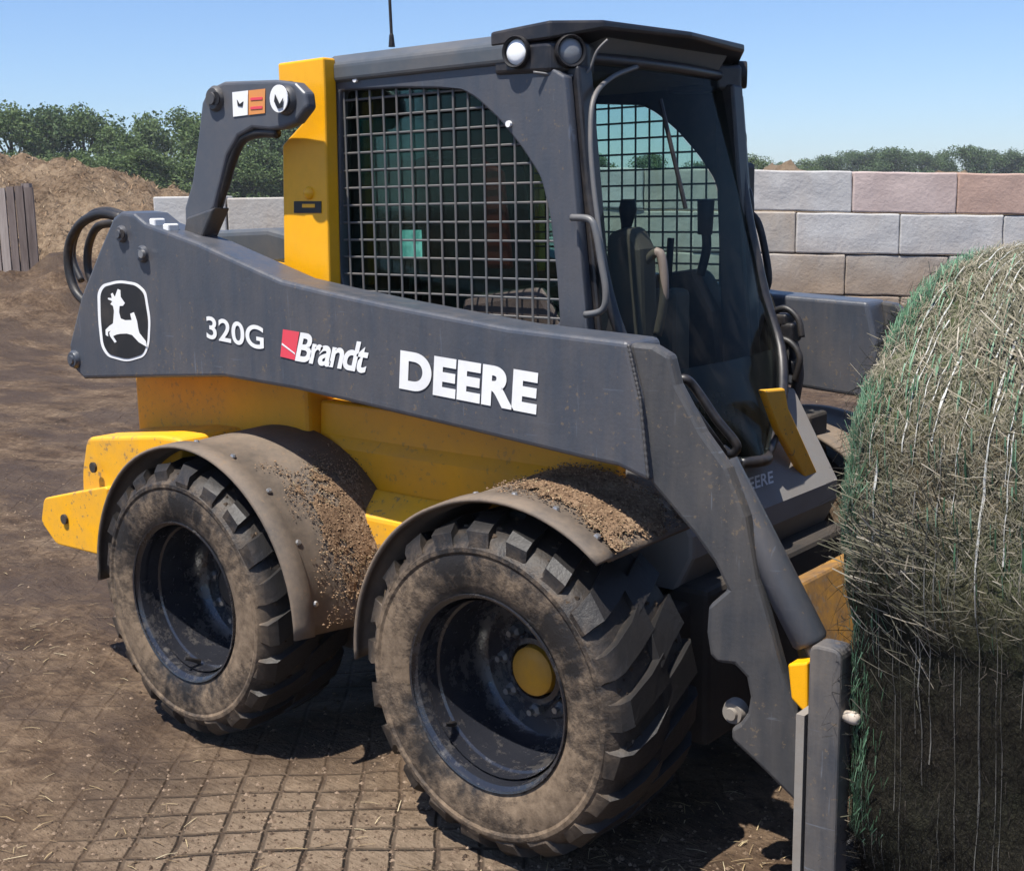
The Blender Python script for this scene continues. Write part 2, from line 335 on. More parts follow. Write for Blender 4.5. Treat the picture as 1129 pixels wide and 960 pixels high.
# ------------------------------------------------------------------ mesh helpers
def link(name, me, mats, parent=None, smooth=False):
    o = bpy.data.objects.new(name, me); COL.objects.link(o)
    for mm in (mats if isinstance(mats, (list, tuple)) else [mats]): me.materials.append(mm)
    if smooth:
        for p in me.polygons: p.use_smooth = True
    if parent: o.parent = parent
    return o
def bevel(o, wd=.006, seg=2, ang=35):
    b = o.modifiers.new('bevel', 'BEVEL'); b.width = wd; b.segments = seg; b.limit_method = 'ANGLE'; b.angle_limit = R(ang); b.harden_normals = False
    return o
def autosmooth(o, ang=40):
    me = o.data
    for p in me.polygons: p.use_smooth = True
    try: me.set_sharp_from_angle(angle=R(ang))
    except Exception: pass
    return o
class MB:
    def __init__(s): s.v = []; s.f = []; s.mi = []
    def add(s, vs, fs, mi=0):
        b = len(s.v); s.v += [tuple(v) for v in vs]; s.f += [tuple(i+b for i in f) for f in fs]; s.mi += [mi]*len(fs); return s
    def box(s, x0, x1, y0, y1, z0, z1, mi=0):
        vs = [(x, y, z) for x in (x0, x1) for y in (y0, y1) for z in (z0, z1)]
        return s.add(vs, [(0, 1, 3, 2), (4, 6, 7, 5), (0, 4, 5, 1), (2, 3, 7, 6), (0, 2, 6, 4), (1, 5, 7, 3)], mi)
    def prism(s, pts, vec, mi=0):
        n = len(pts); vec = Vector(vec); a = [Vector(p) for p in pts]; b = [p+vec for p in a]
        return s.add(a+b, [tuple(range(n)), tuple(range(2*n-1, n-1, -1))]+[((i+1) % n, i, n+i, n+(i+1) % n) for i in range(n)], mi)
    def tube(s, pts, r, n=10, mi=0, cap=True):
        pts = [Vector(p) for p in pts]; rr = r if hasattr(r, '__len__') else [r]*len(pts); rings = []; ref = None
        for i, p in enumerate(pts):
            d = (pts[min(i+1, len(pts)-1)]-pts[max(i-1, 0)]).normalized()
            if ref is None: ref = d.orthogonal().normalized()
            ref = (ref - d*ref.dot(d)).normalized(); b = d.cross(ref)
            rings.append([p+(ref*math.cos(2*math.pi*k/n)+b*math.sin(2*math.pi*k/n))*rr[i] for k in range(n)])
        vs = [v for q in rings for v in q]
        fs = [(i*n+k, i*n+(k+1) % n, (i+1)*n+(k+1) % n, (i+1)*n+k) for i in range(len(pts)-1) for k in range(n)]
        if cap: fs += [tuple(range(n-1, -1, -1)), tuple(range((len(pts)-1)*n, len(pts)*n))]
        return s.add(vs, fs, mi)
    def lathe(s, prof, n=48, origin=(0, 0, 0), axis='y', mi=0, closed=False):
        ox, oy, oz = origin; vs = []
        for i in range(n):
            a = 2*math.pi*i/n; c, q = math.cos(a), math.sin(a)
            for r, h in prof:
                vs.append((ox+r*c, oy+h, oz+r*q) if axis == 'y' else (ox+h, oy+r*c, oz+r*q) if axis == 'x' else (ox+r*c, oy+r*q, oz+h))
        k = len(prof); fs = []
        for i in range(n):
            for j in range(k if closed else k-1):
                fs.append((i*k+j, i*k+(j+1) % k, ((i+1) % n)*k+(j+1) % k, ((i+1) % n)*k+j))
        return s.add(vs, fs, mi)
    def build(s, name, mats, parent=None, smooth=False):
        me = bpy.data.meshes.new(name); me.from_pydata(s.v, [], s.f); me.validate(); me.update()
        if any(s.mi) and len(s.mi) == len(me.polygons):
            for p, i in zip(me.polygons, s.mi): p.material_index = i
        bm = bmesh.new(); bm.from_mesh(me); bmesh.ops.recalc_face_normals(bm, faces=bm.faces); bm.to_mesh(me); bm.free()
        return link(name, me, mats, parent, smooth)
def rounded(pts, r=.02, seg=4):
    """round the corners of a planar polygon of 3D points"""
    pts = [Vector(p) for p in pts]; n = len(pts); out = []
    for i, p in enumerate(pts):
        a, b = pts[i-1]-p, pts[(i+1) % n]-p
        d = min(r, a.length*.45, b.length*.45); p0, p1 = p+a.normalized()*d, p+b.normalized()*d
        for k in range(seg+1):
            t = k/seg; out.append(p0*(1-t)**2+p*(2*t*(1-t))+p1*t*t)
    return out
def smooth_path(pts, n=6):
    pts = [Vector(p) for p in pts]; out = []
    for i in range(len(pts)-1):
        p0, p1, p2, p3 = pts[max(i-1, 0)], pts[i], pts[i+1], pts[min(i+2, len(pts)-1)]
        for k in range(n):
            t = k/n; out.append(.5*((2*p1)+(p2-p0)*t+(2*p0-5*p1+4*p2-p3)*t*t+(3*p1-p0-3*p2+p3)*t**3))
    return out+[pts[-1]]
def plate(name, loops, axis, c0, c1, mat, parent, bev=.004):
    """flat plate with holes: loops of 2D points (u, v); axis 'y': (x, z) at y=c0..c1, axis 'x': (y, z) at x=c0..c1"""
    cu = bpy.data.curves.new(name, 'CURVE'); cu.dimensions = '2D'; cu.fill_mode = 'BOTH'
    for lp in loops:
        sp = cu.splines.new('POLY'); sp.points.add(len(lp)-1); sp.use_cyclic_u = True
        for q, (a, b) in zip(sp.points, lp): q.co = (a, b, 0, 1)
    cu.extrude = abs(c1-c0)/2
    t = bpy.data.objects.new(name, cu); COL.objects.link(t); bpy.context.view_layer.update()
    me = bpy.data.meshes.new_from_object(t.evaluated_get(bpy.context.evaluated_depsgraph_get()))
    COL.objects.unlink(t); bpy.data.objects.remove(t)
    c = (c0+c1)/2
    for v in me.vertices:
        a, b, d = v.co
        v.co = (a, c-d, b) if axis == 'y' else (c+d, a, b)
    bm = bmesh.new(); bm.from_mesh(me); bmesh.ops.remove_doubles(bm, verts=bm.verts, dist=1e-5); bmesh.ops.recalc_face_normals(bm, faces=bm.faces); bm.to_mesh(me); bm.free()
    me.materials.clear()
    o = link(name, me, mat, parent)
    if bev: bevel(o, bev)
    return o
def text_mesh(body, bold=.0, shear=0., spacing=1.):
    cu = bpy.data.curves.new('lettering', 'FONT'); cu.body = body; cu.extrude = .0; cu.offset = bold; cu.shear = shear; cu.space_character = spacing
    t = bpy.data.objects.new('lettering', cu); COL.objects.link(t); bpy.context.view_layer.update()
    me = bpy.data.meshes.new_from_object(t.evaluated_get(bpy.context.evaluated_depsgraph_get()))
    COL.objects.unlink(t); bpy.data.objects.remove(t)
    return me
def put_text(name, body, p00, p10, p01, mat, parent, bold=.0, shear=0., spacing=1., mirror=False):
    """letters whose bounding box is spread over the parallelogram p00 (bottom left), p10 (bottom right), p01 (top left)"""
    me = text_mesh(body, bold, shear, spacing)
    xs = [v.co.x for v in me.vertices]; ys = [v.co.y for v in me.vertices]
    x0, x1, y0, y1 = min(xs), max(xs), min(ys), max(ys)
    for v in me.vertices:
        a, b = (v.co.x-x0)/(x1-x0), (v.co.y-y0)/(y1-y0)
        v.co = Vector(p00)+(Vector(p10)-Vector(p00))*a+(Vector(p01)-Vector(p00))*b
    me.materials.clear()
    return link(name, me, mat, parent)
def empty(name, loc=(0, 0, 0), parent=None):
    o = bpy.data.objects.new(name, None); o.empty_display_size = .2; o.location = loc; COL.objects.link(o)
    if parent: o.parent = parent
    return o
def tag(o, label=None, cat=None, group=None, kind=None):
    if label: o['label'] = label
    if cat: o['category'] = cat
    if group: o['group'] = group
    if kind: o['kind'] = kind
    return o
def mirror_copy(o, parent):
    """the same part on the far side of the machine (y -> -y), as its own mesh"""
    me = o.data.copy()
    for v in me.vertices: v.co.y = -v.co.y
    me.flip_normals(); me.update()
    n = o.copy(); n.data = me; COL.objects.link(n); n.parent = parent
    return n
def strands(rows, name, mat, parent=None, kind='stuff'):
    """thin blades: rows of (point, direction, normal, length, width)"""
    vs, fs = [], []
    for p, d, n, L, wd in rows:
        d = d.normalized(); s = d.cross(n)
        if s.length < 1e-4: s = d.orthogonal()
        s = s.normalized()*wd*.5; b = len(vs); h = d*L*.5; k = n*L*random.uniform(.0, .10)
        vs += [p-h-s, p-h+s, p+k+s, p+k-s, p+h+s*.6, p+h-s*.6]
        fs += [(b, b+1, b+2, b+3), (b+3, b+2, b+4, b+5)]
    me = bpy.data.meshes.new(name); me.from_pydata([tuple(v) for v in vs], [], fs); me.update()
    o = link(name, me, mat, parent)
    if kind: o['kind'] = kind
    return o
def lumps(rows, name, mat, parent=None, kind='stuff'):
    """small angular crumbs: rows of (point, size)"""
    vs, fs = [], []
    base = [Vector(v) for v in ((1, 0, 0), (-1, 0, 0), (0, 1, 0), (0, -1, 0), (0, 0, .8), (0, 0, -.5))]
    tri = ((0, 2, 4), (2, 1, 4), (1, 3, 4), (3, 0, 4), (2, 0, 5), (1, 2, 5), (3, 1, 5), (0, 3, 5))
    for p, sz in rows:
        q = Matrix.Rotation(random.uniform(0, 6.3), 3, 'Z'); b = len(vs)
        vs += [p+q@(v*sz*random.uniform(.6, 1.3)) for v in base]; fs += [tuple(b+i for i in t) for t in tri]
    me = bpy.data.meshes.new(name); me.from_pydata([tuple(v) for v in vs], [], fs); me.update()
    o = link(name, me, mat, parent)
    if kind: o['kind'] = kind
    return o

# ================================================================== THE SKID STEER
rig = tag(empty('skid_steer', (0, 0, 0)), 'dark grey and yellow skid steer loader with muddy tyres, holding the hay bale', 'skid steer')

# ---- chassis and yellow body
b = MB(); b.box(-.55, 1.50, -.40, .40, .22, .62); b.box(-.35, 1.45, -.52, .52, .26, .58)
bevel(b.build('chassis', M['chassis'], rig), .015)
YB = -.47
rear = [(-.70, YB, .66), (-.70, YB, 1.16), (.17, YB, 1.16), (.17, YB, .60)]
b = MB(); b.prism(rear, (0, -2*YB, 0))
body = bevel(b.build('body', M['yellow_body'], rig), .02, 3)
prof = [(-.40, .45), (-.44, .60), (-.445, .84), (-.425, .872), (-.42, .97), (.42, .97), (.425, .872), (.445, .84), (.44, .60), (.40, .45)]
b = MB(); b.prism([(.1705, y, z) for y, z in prof], (1.08, 0, 0)); bevel(b.build('side_tank', M['yellow_body'], body), .012, 3)
# ledge between the mud guards
for s in (-1, 1):
    b = MB(); b.prism([(.36, s*.445, .40), (.36, s*.535, .40), (.36, s*.535, .68), (.36, s*.445, .74)], (.42, 0, 0))
    bevel(b.build('side_ledge', M['yellow_dirty'], body), .01)
# yellow foot of the rear post
b = MB(); pts = [at(u, v, y=-.46) for u, v in ((268, 300), (300, 286), (316, 292), (316, 330), (268, 330))]
b.prism(pts, (0, .30, 0)); b.build('post_foot', M['yellow'], body)
# engine hood
b = MB(); b.prism([(-.66, -.36, 1.17), (-.66, -.36, 1.42), (-.60, -.36, 1.46), (-.10, -.36, 1.475), (.10, -.36, 1.44), (.10, -.36, 1.17)], (0, .72, 0))
bevel(b.build('engine_hood', M['roof'], rig), .02, 3)
# rear bumper of two stepped blocks
YR = -.70
b = MB()
u0 = [at(u, v, y=YR) for u, v in ((95, 482), (90, 520), (93, 600), (190, 620), (200, 484), (175, 480))]
b.prism(rounded(u0, .03), (0, 1.40, 0)); bumper = bevel(b.build('rear_bumper', M['yellow_dirty'], rig), .012, 3)
b = MB(); l0 = [at(u, v, y=YR-.02) for u, v in ((48, 549), (45, 575), (62, 600), (118, 614), (118, 536), (90, 541))]
b.prism(rounded(l0, .02), (0, 1.44, 0)); step = bevel(b.build('bumper_step', M['yellow_dirty'], bumper), .012, 3)
for u, v in ((72, 572), (104, 515)):
    p = at(u, v, y=YR-.022); b = MB(); b.tube([p, p+Vector((0, -.008, 0))], .017, 12); b.build('bumper_bolt', M['chassis'], bumper)

# ---- loader arms
YA = -.68; TH = .13
arm_px = [(76, 380), (89, 326), (110, 273), (124, 240), (133, 233), (147, 235), (160, 246), (217, 267), (310, 309), (360, 321), (430, 336), (560, 361), (692, 377),
          (706, 440), (715, 532), (681, 515), (640, 506), (535, 480), (460, 462), (386, 444), (326, 430), (246, 416), (153, 417), (92, 418), (78, 404)]
arm = MB(); arm.prism([at(u, v, y=YA) for u, v in arm_px], (0, TH, 0))
boom = bevel(arm.build('boom_arm', M['grey'], rig), .012, 3)
leg_px = [(693, 378), (720, 381), (738, 392), (746, 424), (774, 477), (802, 516), (822, 570), (834, 639), (847, 685), (863, 743), (884, 800), (888, 900), (876, 884), (838, 846), (806, 816), (805, 803),
          (815, 797), (823, 786), (826, 768), (822, 747), (809, 733), (790, 731), (782, 722), (778, 697), (780, 668), (801, 650), (792, 631), (787, 621), (765, 590), (740, 560), (716, 532), (707, 440)]
def lean(p):
    q = Vector(p); q.y += max(0, q.x-1.44)*.30; return q
lp = []
for u, v in leg_px:
    q = at(u, v, y=YA)
    for _ in range(6): q = at(u, v, y=lean(Vector((q.x, YA, q.z))).y)
    lp.append(q)
lg = MB(); lg.prism(lp, (0, .035, 0))
bleg = bevel(lg.build('boom_leg', M['leg'], boom), .009, 2)
b = MB(); wl = [at(693+(706-693)*t*2 if t < .5 else 706+(715-706)*(t-.5)*2, 380+(440-380)*t*2 if t < .5 else 440+(529-440)*(t-.5)*2, y=YA-.001) for t in [k/60 for k in range(61)]]
b.tube(wl, [.0035+.0015*math.sin(k*2.4) for k in range(61)], 6); b.build('weld_bead', M['leg'], boom, True)
def pin(u, v, y, r, name='pivot_pin', parent=boom, mat='grey', r2=None, deep=.02):
    p = at(u, v, y=y); b = MB()
    b.lathe([(0, -deep), (r*.45, -deep), (r*.5, -deep*.7), (r*.8, -deep*.7), (r, -deep*.2), (r, .005)], 24, p)
    return autosmooth(b.build(name, M[mat], parent))
def disc(u, v, y, r, name, parent, mat, th=.003, n=28):
    p = at(u, v, y=y); b = MB(); b.tube([p, p+Vector((0, -th, 0))], r, n); return b.build(name, M[mat], parent)
pin(135, 258, YA, .026); pin(158, 280, YA, .026); pin(83, 396, YA, .030)
disc(135, 258, YA-.012, .013, 'pin_hole', boom, 'black'); disc(158, 280, YA-.012, .012, 'pin_hole', boom, 'steel', .01)
pin(812, 783, YA+.14, .030, 'stop_pin', boom, 'spear_edge', deep=.03)
# letters
E1 = YA-.0025
put_text('lettering', '320G', at(228, 373, y=E1), at(291, 386, y=E1), at(227, 348, y=E1), M['white'], boom, .018)
put_text('lettering', 'Brandt', at(325, 398, y=E1), at(403, 412, y=E1), at(329, 366, y=E1), M['white'], boom, .026, .10, .88)
rr = MB(); rr.add([at(u, v, y=E1) for u, v in ((312, 363), (309, 393), (325, 397), (330, 366))], [(0, 1, 2, 3)])
rr.build('dealer_flag', M['decal_red'], boom)
for a, c in (((316, 367), (313, 385)),):
    q = MB(); q.add([at(u, v, y=E1-.001) for u, v in ((311, 378), (325, 389), (325.5, 391), (310.5, 380))], [(0, 1, 2, 3)]); q.build('flag_stripe', M['white'], boom)
put_text('lettering', 'DEERE', at(440, 428, y=E1), at(591, 457, y=E1), at(441.5, 386, y=E1), M['white'], boom, .052, 0, 1.06)
# deer badge
def zq(pts): return [(60+x/3.763, 220+y/3.763) for x, y in pts]
ring_o = zq([(178, 385), (198, 352), (268, 334), (342, 346), (380, 382), (388, 432), (399, 498), (394, 602), (374, 652), (300, 674), (220, 652), (193, 610), (181, 500)])
ring_i = zq([(190, 392), (206, 362), (268, 345), (336, 356), (370, 388), (377, 434), (388, 500), (383, 597), (366, 642), (300, 663), (226, 642), (203, 604), (192, 500)])
deer = zq([(222, 408), (238, 409), (234, 392), (240, 388), (250, 406), (262, 372), (272, 376), (274, 404), (292, 430), (284, 441), (270, 442), (268, 468), (274, 494), (292, 501), (320, 500), (314, 474), (328, 468), (342, 505), (347, 535), (351, 553), (378, 588), (384, 612), (350, 592), (322, 562), (300, 556), (275, 557), (258, 560), (243, 567), (258, 590), (250, 594), (231, 567), (227, 553), (234, 544), (222, 549), (223, 568), (213, 562), (212, 540), (228, 524), (243, 514), (245, 490), (247, 462), (243, 442), (232, 434), (240, 422), (222, 414)])
def flat(name, px, y, mat, parent, rad=0):
    pts = [at(u, v, y=y) for u, v in px]
    if rad: pts = rounded(pts, rad)
    return plate(name, [[(p.x, p.z) for p in pts]], 'y', y, y+.0012, M[mat], parent, 0)
flat('emblem_border', ring_o, YA-.0016, 'white', boom, .03); flat('emblem_field', ring_i, YA-.0032, 'decal_black', boom, .03); flat('emblem_deer', deer, YA-.0048, 'white', boom)
# lift pin line along the top edge
b = MB(); b.tube([at(150, 243, y=YA+.05), at(217, 265, y=YA+.05), at(300, 302, y=YA+.05)], .012, 8); b.build('hydraulic_pipe', M['steel'], boom)
for u, v in ((174, 246), (189, 252)):
    p = at(u, v, y=YA+.03); b = MB(); b.box(p.x-.016, p.x+.012, p.y-.02, p.y+.02, p.z-.015, p.z+.014); bevel(b.build('pipe_clamp', M['white'], boom), .005)
for ob in (boom, bleg):
    pass
far = mirror_copy(boom, rig); fleg = mirror_copy(bleg, far)
# ---- rear lift link
YL = -.60
link_px = [(222, 113), (229, 98), (246, 90), (302, 88), (325, 91), (336, 102), (338, 119), (325, 136), (311, 142), (297, 144), (278, 142), (262, 151), (250, 172), (243, 201), (236, 229), (218, 262), (204, 258), (203, 229), (211, 201), (217, 158)]
b = MB(); b.prism([at(u, v, y=YL) for u, v in link_px], (0, .04, 0)); lk = bevel(b.build('lift_link', M['link'], rig), .01, 3)
b = MB(); b.prism([at(u, v, y=YL-.012) for u, v in ((205, 240), (236, 229), (222, 262), (200, 268))], (0, .06, 0)); bevel(b.build('link_lug', M['leg'], lk), .006)
pin(238, 109, YL, .036, 'pivot_pin', lk, 'leg'); disc(238, 109, YL-.013, .019, 'pin_hole', lk, 'black')
pin(316, 111, YL, .040, 'pivot_pin', lk, 'leg'); disc(308, 109, YL-.021, .036, 'round_decal', lk, 'white')
flat('pictogram', [(303, 104), (308, 115), (312, 108), (311, 118), (306, 120), (302, 112)], YL-.0275, 'decal_black', lk)
flat('warning_decal', [(256, 102), (273, 100), (273, 127), (257, 129)], YL-.0025, 'white', lk); flat('pictogram', [(261, 110), (264, 115), (268, 112), (267, 118), (262, 117)], YL-.004, 'decal_black', lk)
flat('warning_decal', [(274, 100), (292, 98), (292, 125), (274, 127)], YL-.0025, 'decal_orange', lk)
for y0 in (108, 118):
    flat('decal_line', [(276, y0), (289, y0-1), (289, y0+2), (276, y0+3)], YL-.004, 'decal_red', lk)
b = MB(); b.tube(smooth_path([at(u, v, y=YL+.02) for u, v in ((306, 147), (285, 147), (267, 155), (256, 178), (247, 208), (236, 235), (222, 262))]), .014, 10); b.build('hydraulic_hose', M['hose'], rig, True)
flk = mirror_copy(lk, rig)
# ---- yellow post behind the cab
YP = -.50
post_px = [(306, 70), (356, 63), (357.5, 100), (363, 318), (313, 313), (311, 160), (333, 136), (338, 112), (322, 92), (307, 92)]
b = MB(); b.prism([at(u, v, y=YP) for u, v in post_px], (0, .047, 0)); post = bevel(b.build('rear_post', M['yellow'], rig), .006)
p = at(341, 213, y=YP); b = MB(); b.lathe([(0, -.016), (.008, -.0145), (.014, -.010), (.018, -.003), (.019, .003)], 20, p); b.build('round_cap', M['yellow'], post, True)
flat('stencil_label', [(324, 222), (354, 222), (354, 235), (324, 235)], YP-.002, 'decal_black', post)
flat('label_band', [(333, 225), (347, 225), (347, 229), (333, 229)], YP-.0035, 'yellow', post)
fpost = mirror_copy(post, rig)
# ---- hoses behind the arm
hz = [((134, 240), (112, 236), (90, 246), (77, 268), (76, 296), (84, 322), (100, 338)), ((128, 246), (108, 250), (98, 270), (97, 296), (104, 318)), ((140, 238), (118, 232), (100, 237), (84, 258), (80, 284), (90, 310))]
for i, h in enumerate(hz):
    b = MB(); b.tube(smooth_path([at(u, v, y=-.50+.05*i) for u, v in h]), .016-.002*i, 10)
    b.build('hydraulic_hose', M['hose'], rig, True)

# ---- cab
YC = -.45
side_px = [(357, 86), (545, 64), (600, 70), (622, 84), (648, 372), (640, 400), (365, 330)]
win_px = [(374, 100), (440, 97), (506, 98), (524, 108), (550, 132), (575, 163), (596, 196), (606, 237), (613, 300), (617, 359), (560, 358), (480, 344), (381, 324), (375, 300)]
sp = [at(u, v, y=YC) for u, v in side_px]; sp[-2].z = sp[-1].z = 1.02
wp = rounded([at(u, v, y=YC) for u, v in win_px], .02, 3)
s2 = [(p.x, p.z) for p in sp]; w2 = [(p.x, p.z) for p in wp]
cab = plate('cab', [s2, w2], 'y', YC, YC+.035, M['grey'], rig, .005)
farside = mirror_copy(cab, cab); farside.name = 'side_panel'; farside.data.materials[0] = M['trim']; farside.location.y = -.035
# pillars at the door and rear wall
xF0 = at(622, 84, y=YC); xF1 = at(648, 372, y=YC)
for s in (1, -1):
    yy = YC*s if s > 0 else -YC-.035; b = MB()
    b.prism([(xF0.x-.05, yy*.92, 1.86), (xF0.x+.015, yy*.92, 1.86), (xF1.x+.03, yy*.92, 1.05), (xF1.x-.07, yy*.92, 1.05)], (0, s*.06, 0))
    bevel(b.build('door_pillar', M['trim'], cab), .008)
rw = [(-.41, 1.02), (.41, 1.02), (.41, 1.88), (-.41, 1.88)]; rh = [(-.37, 1.50), (-.04, 1.50), (-.04, 1.79), (-.37, 1.79)]
plate('rear_wall', [rw, rh], 'x', .29, .325, M['inner'], cab, .004)
b = MB(); b.box(.306, .310, -.375, -.035, 1.495, 1.795); b.build('rear_window', M['glass_rear'], cab)
b = MB(); b.box(.31, 1.16, -.412, .412, .98, 1.02); b.build('cab_floor', M['inner'], cab)
b = MB(); b.box(.31, 1.05, -.412, .412, 1.862, 1.882); b.build('headliner', M['liner'], cab)
for s in (1, -1):
    y = s*(YC+.040)+(.0 if s > 0 else -.035)
    g = plate('side_window', [[(p.x*1.0, p.z) for p in wp]], 'y', y, y+.004, M['glass' if s < 0 else 'glass_dark'], cab, 0)
# wire screens
def inside(x, z, poly):
    c = False; n = len(poly)
    for i in range(n):
        (x0, z0), (x1, z1) = poly[i], poly[i-1]
        if (z0 > z) != (z1 > z) and x < (x1-x0)*(z-z0)/(z1-z0)+x0: c = not c
    return c
def screen(y, name):
    b = MB(); dx, dz = .0505, .0475; xs = [p[0] for p in w2]; zs = [p[1] for p in w2]
    def clip(a, bq, vertical, c):
        runs = []; cur = None; n = 240
        for i in range(n+1):
            t = a+(bq-a)*i/n; ok = inside(*((c, t) if vertical else (t, c)), w2)
            if ok and cur is None: cur = t
            if not ok and cur is not None: runs.append((cur-.008, t+.008)); cur = None
        if cur is not None: runs.append((cur, bq))
        return runs
    x = min(xs)+.03
    while x < max(xs):
        for z0, z1 in clip(min(zs)-.02, max(zs)+.02, True, x): b.tube([(x, y, z0), (x, y, z1)], .0032, 6)
        x += dx
    z = min(zs)+.02
    while z < max(zs):
        for x0, x1 in clip(min(xs)-.02, max(xs)+.02, False, z): b.tube([(x0, y+.004, z), (x1, y+.004, z)], .0032, 6)
        z += dz
    return b.build(name, M['mesh'], cab)
screen(YC+.012, 'wire_screen'); screen(-YC-.050, 'wire_screen')
# roof
r0 = at(352, 62, y=YC-.005); 
b = MB(); b.prism([(.285, YC-.012, 1.878), (.285, YC-.012, 1.925), (.315, YC+.02, 1.950), (.95, YC+.02, 1.958), (.97, YC-.012, 1.925), (.97, YC-.012, 1.882)][:6], (0, .0, 0)) if False else None
b = MB()
sec = [(YC-.012, 1.872), (YC-.012, 1.922), (YC+.03, 1.948), (-.2, 1.957), (.2, 1.957), (-YC-.03, 1.948), (-YC+.012, 1.922), (-YC+.012, 1.872)]
b.prism([(.285, y, z) for y, z in sec], (.70, 0, 0)); roof = bevel(b.build('roof', M['roof'], cab), .012, 3)
# brow with the lamps
plan = [(.90, -.462, 1.952, 1.915), (1.085, -.462, 1.962, 1.918), (1.165, -.35, 1.966, 1.944), (1.195, 0, 1.968, 1.950), (1.165, .33, 1.966, 1.944), (1.085, .435, 1.962, 1.918), (.90, .435, 1.952, 1.915)]
nb = len(plan); b = MB()
b.add([(x, y, t) for x, y, t, q in plan]+[(x, y, q) for x, y, t, q in plan], [tuple(range(nb)), tuple(range(2*nb-1, nb-1, -1))]+[(k, (k+1) % nb, nb+(k+1) % nb, nb+k) for k in range(nb)])
brow = bevel(b.build('roof_brow', M['trim'], cab), .007, 2, 20)
b = MB(); b.prism([(1.0, -.30, 1.865), (1.0, -.30, 1.93), (1.14, -.30, 1.945), (1.10, -.30, 1.89)], (0, .60, 0)); bevel(b.build('brow_lining', M['liner'], cab), .01)
for s in (-1, 1):
    b = MB(); pp = [(.905, s*.458), (1.08, s*.458), (1.135, s*.37), (1.10, s*.30), (.92, s*.30)]
    b.prism([(x, y, 1.848 if x < 1.0 else 1.842) for x, y in pp], (0, 0, .074)); bevel(b.build('lamp_pod', M['trim'], cab), .012, 3)
def lamp(c, n, r, mat):
    c = Vector(c); n = Vector(n).normalized(); a = n.orthogonal().normalized(); e = n.cross(a)
    def rings(prof, cap):
        K = 28; vs = [c+n*h+(a*math.cos(2*math.pi*k/K)+e*math.sin(2*math.pi*k/K))*q for h, q in prof for k in range(K)]
        fs = [(i*K+k, i*K+(k+1) % K, (i+1)*K+(k+1) % K, (i+1)*K+k) for i in range(len(prof)-1) for k in range(K)]
        if cap: fs.append(tuple((len(prof)-1)*K+k for k in range(K)))
        return MB().add(vs, fs)
    autosmooth(rings([(-.01, r*1.32), (.012, r*1.28), (.016, r*1.2), (.014, r*1.06), (.002, r*1.0)], False).build('lamp_housing', M['black'], cab))
    rings([(.004, r*1.02), (.008, r*.92), (.011, r*.6), (.012, r*.2)], True).build('work_lamp', M[mat], cab, True)
lamp((.985, -.459, 1.897), (.10, -1, .0), .030, 'lens'); lamp((1.108, -.414, 1.892), (.85, -.53, 0), .030, 'lens_dim')
lamp((.985, .459, 1.897), (.10, 1, .0), .030, 'lens'); lamp((1.108, .414, 1.892), (.85, .53, 0), .030, 'lens_dim')
b = MB(); b.tube(smooth_path([at(588, 80, y=-.47), at(628, 84, x=1.11), at(648, 79, x=1.135), at(658, 57, x=1.155), at(670, 44, x=1.175)]), .0035, 8); b.build('added_bezel_edge', M['railgrey'], cab, True)  # pale tube added for the light edge line of the lamp bezel
# door: glass bowed forward towards the feet, in a tube frame
rows = [(1.885, 1.085, -.395, .36), (1.72, 1.12, -.40, .365), (1.50, 1.165, -.40, .36), (1.27, 1.225, -.40, .36), (1.12, 1.295, -.375, .33), (1.00, 1.36, -.28, .22), (.90, 1.41, -.17, .07), (.875, 1.42, -.12, .02)]
NY = 12
b = MB(); vs = []
for z, x, a, c in rows:
    for k in range(NY+1):
        t = k/NY; vs.append((x+.035*math.sin(math.pi*t), a+(c-a)*t, z))
fs = [(i*(NY+1)+k, i*(NY+1)+k+1, (i+1)*(NY+1)+k+1, (i+1)*(NY+1)+k) for i in range(len(rows)-1) for k in range(NY)]
b.add(vs, fs); door = b.build('door', M['glass_door'], cab, True)
def edge(col): return smooth_path([vs[i*(NY+1)+col] for i in range(len(rows))], 4)
b = MB(); top = [vs[k] for k in range(NY+1)]
b.tube(edge(0), .015, 8); b.tube(edge(NY), .017, 8); b.tube(top, .016, 8); b.tube([vs[(len(rows)-1)*(NY+1)+k] for k in range(NY+1)], .016, 8)
b.build('door_frame', M['trim'], cab, True)
b = MB(); b.tube(smooth_path([at(u, v, x=x) for u, v, x in ((702, 74, 1.125), (674, 86, 1.140), (655, 108, 1.158), (651, 150, 1.172), (654, 200, 1.190), (660, 250, 1.212), (668, 320, 1.245))]), .0065, 8); b.build('edge_highlight', M['railgrey'], cab, True)  # pale tube added as the highlight along the door frame edge
b = MB(); b.tube(smooth_path([at(u, v, y=-.47) for u, v in ((630, 240), (650, 242), (657, 256), (663, 290), (668, 322), (664, 342), (645, 347))]), .0085, 10); b.build('grab_handle', M['railgrey'], cab, True)
# dark lower skirt of the door
lowv = []
b = MB()
for z, x, a, c in rows[4:]:
    for k in range(NY+1):
        t = k/NY; lowv.append((x+.035*math.sin(math.pi*t)-.012, a+(c-a)*t, z))
n5 = len(rows)-4
b.add(lowv, [(i*(NY+1)+k, i*(NY+1)+k+1, (i+1)*(NY+1)+k+1, (i+1)*(NY+1)+k) for i in range(n5-1) for k in range(NY)]); b.build('door_skirt', M['skirt'], cab, True)
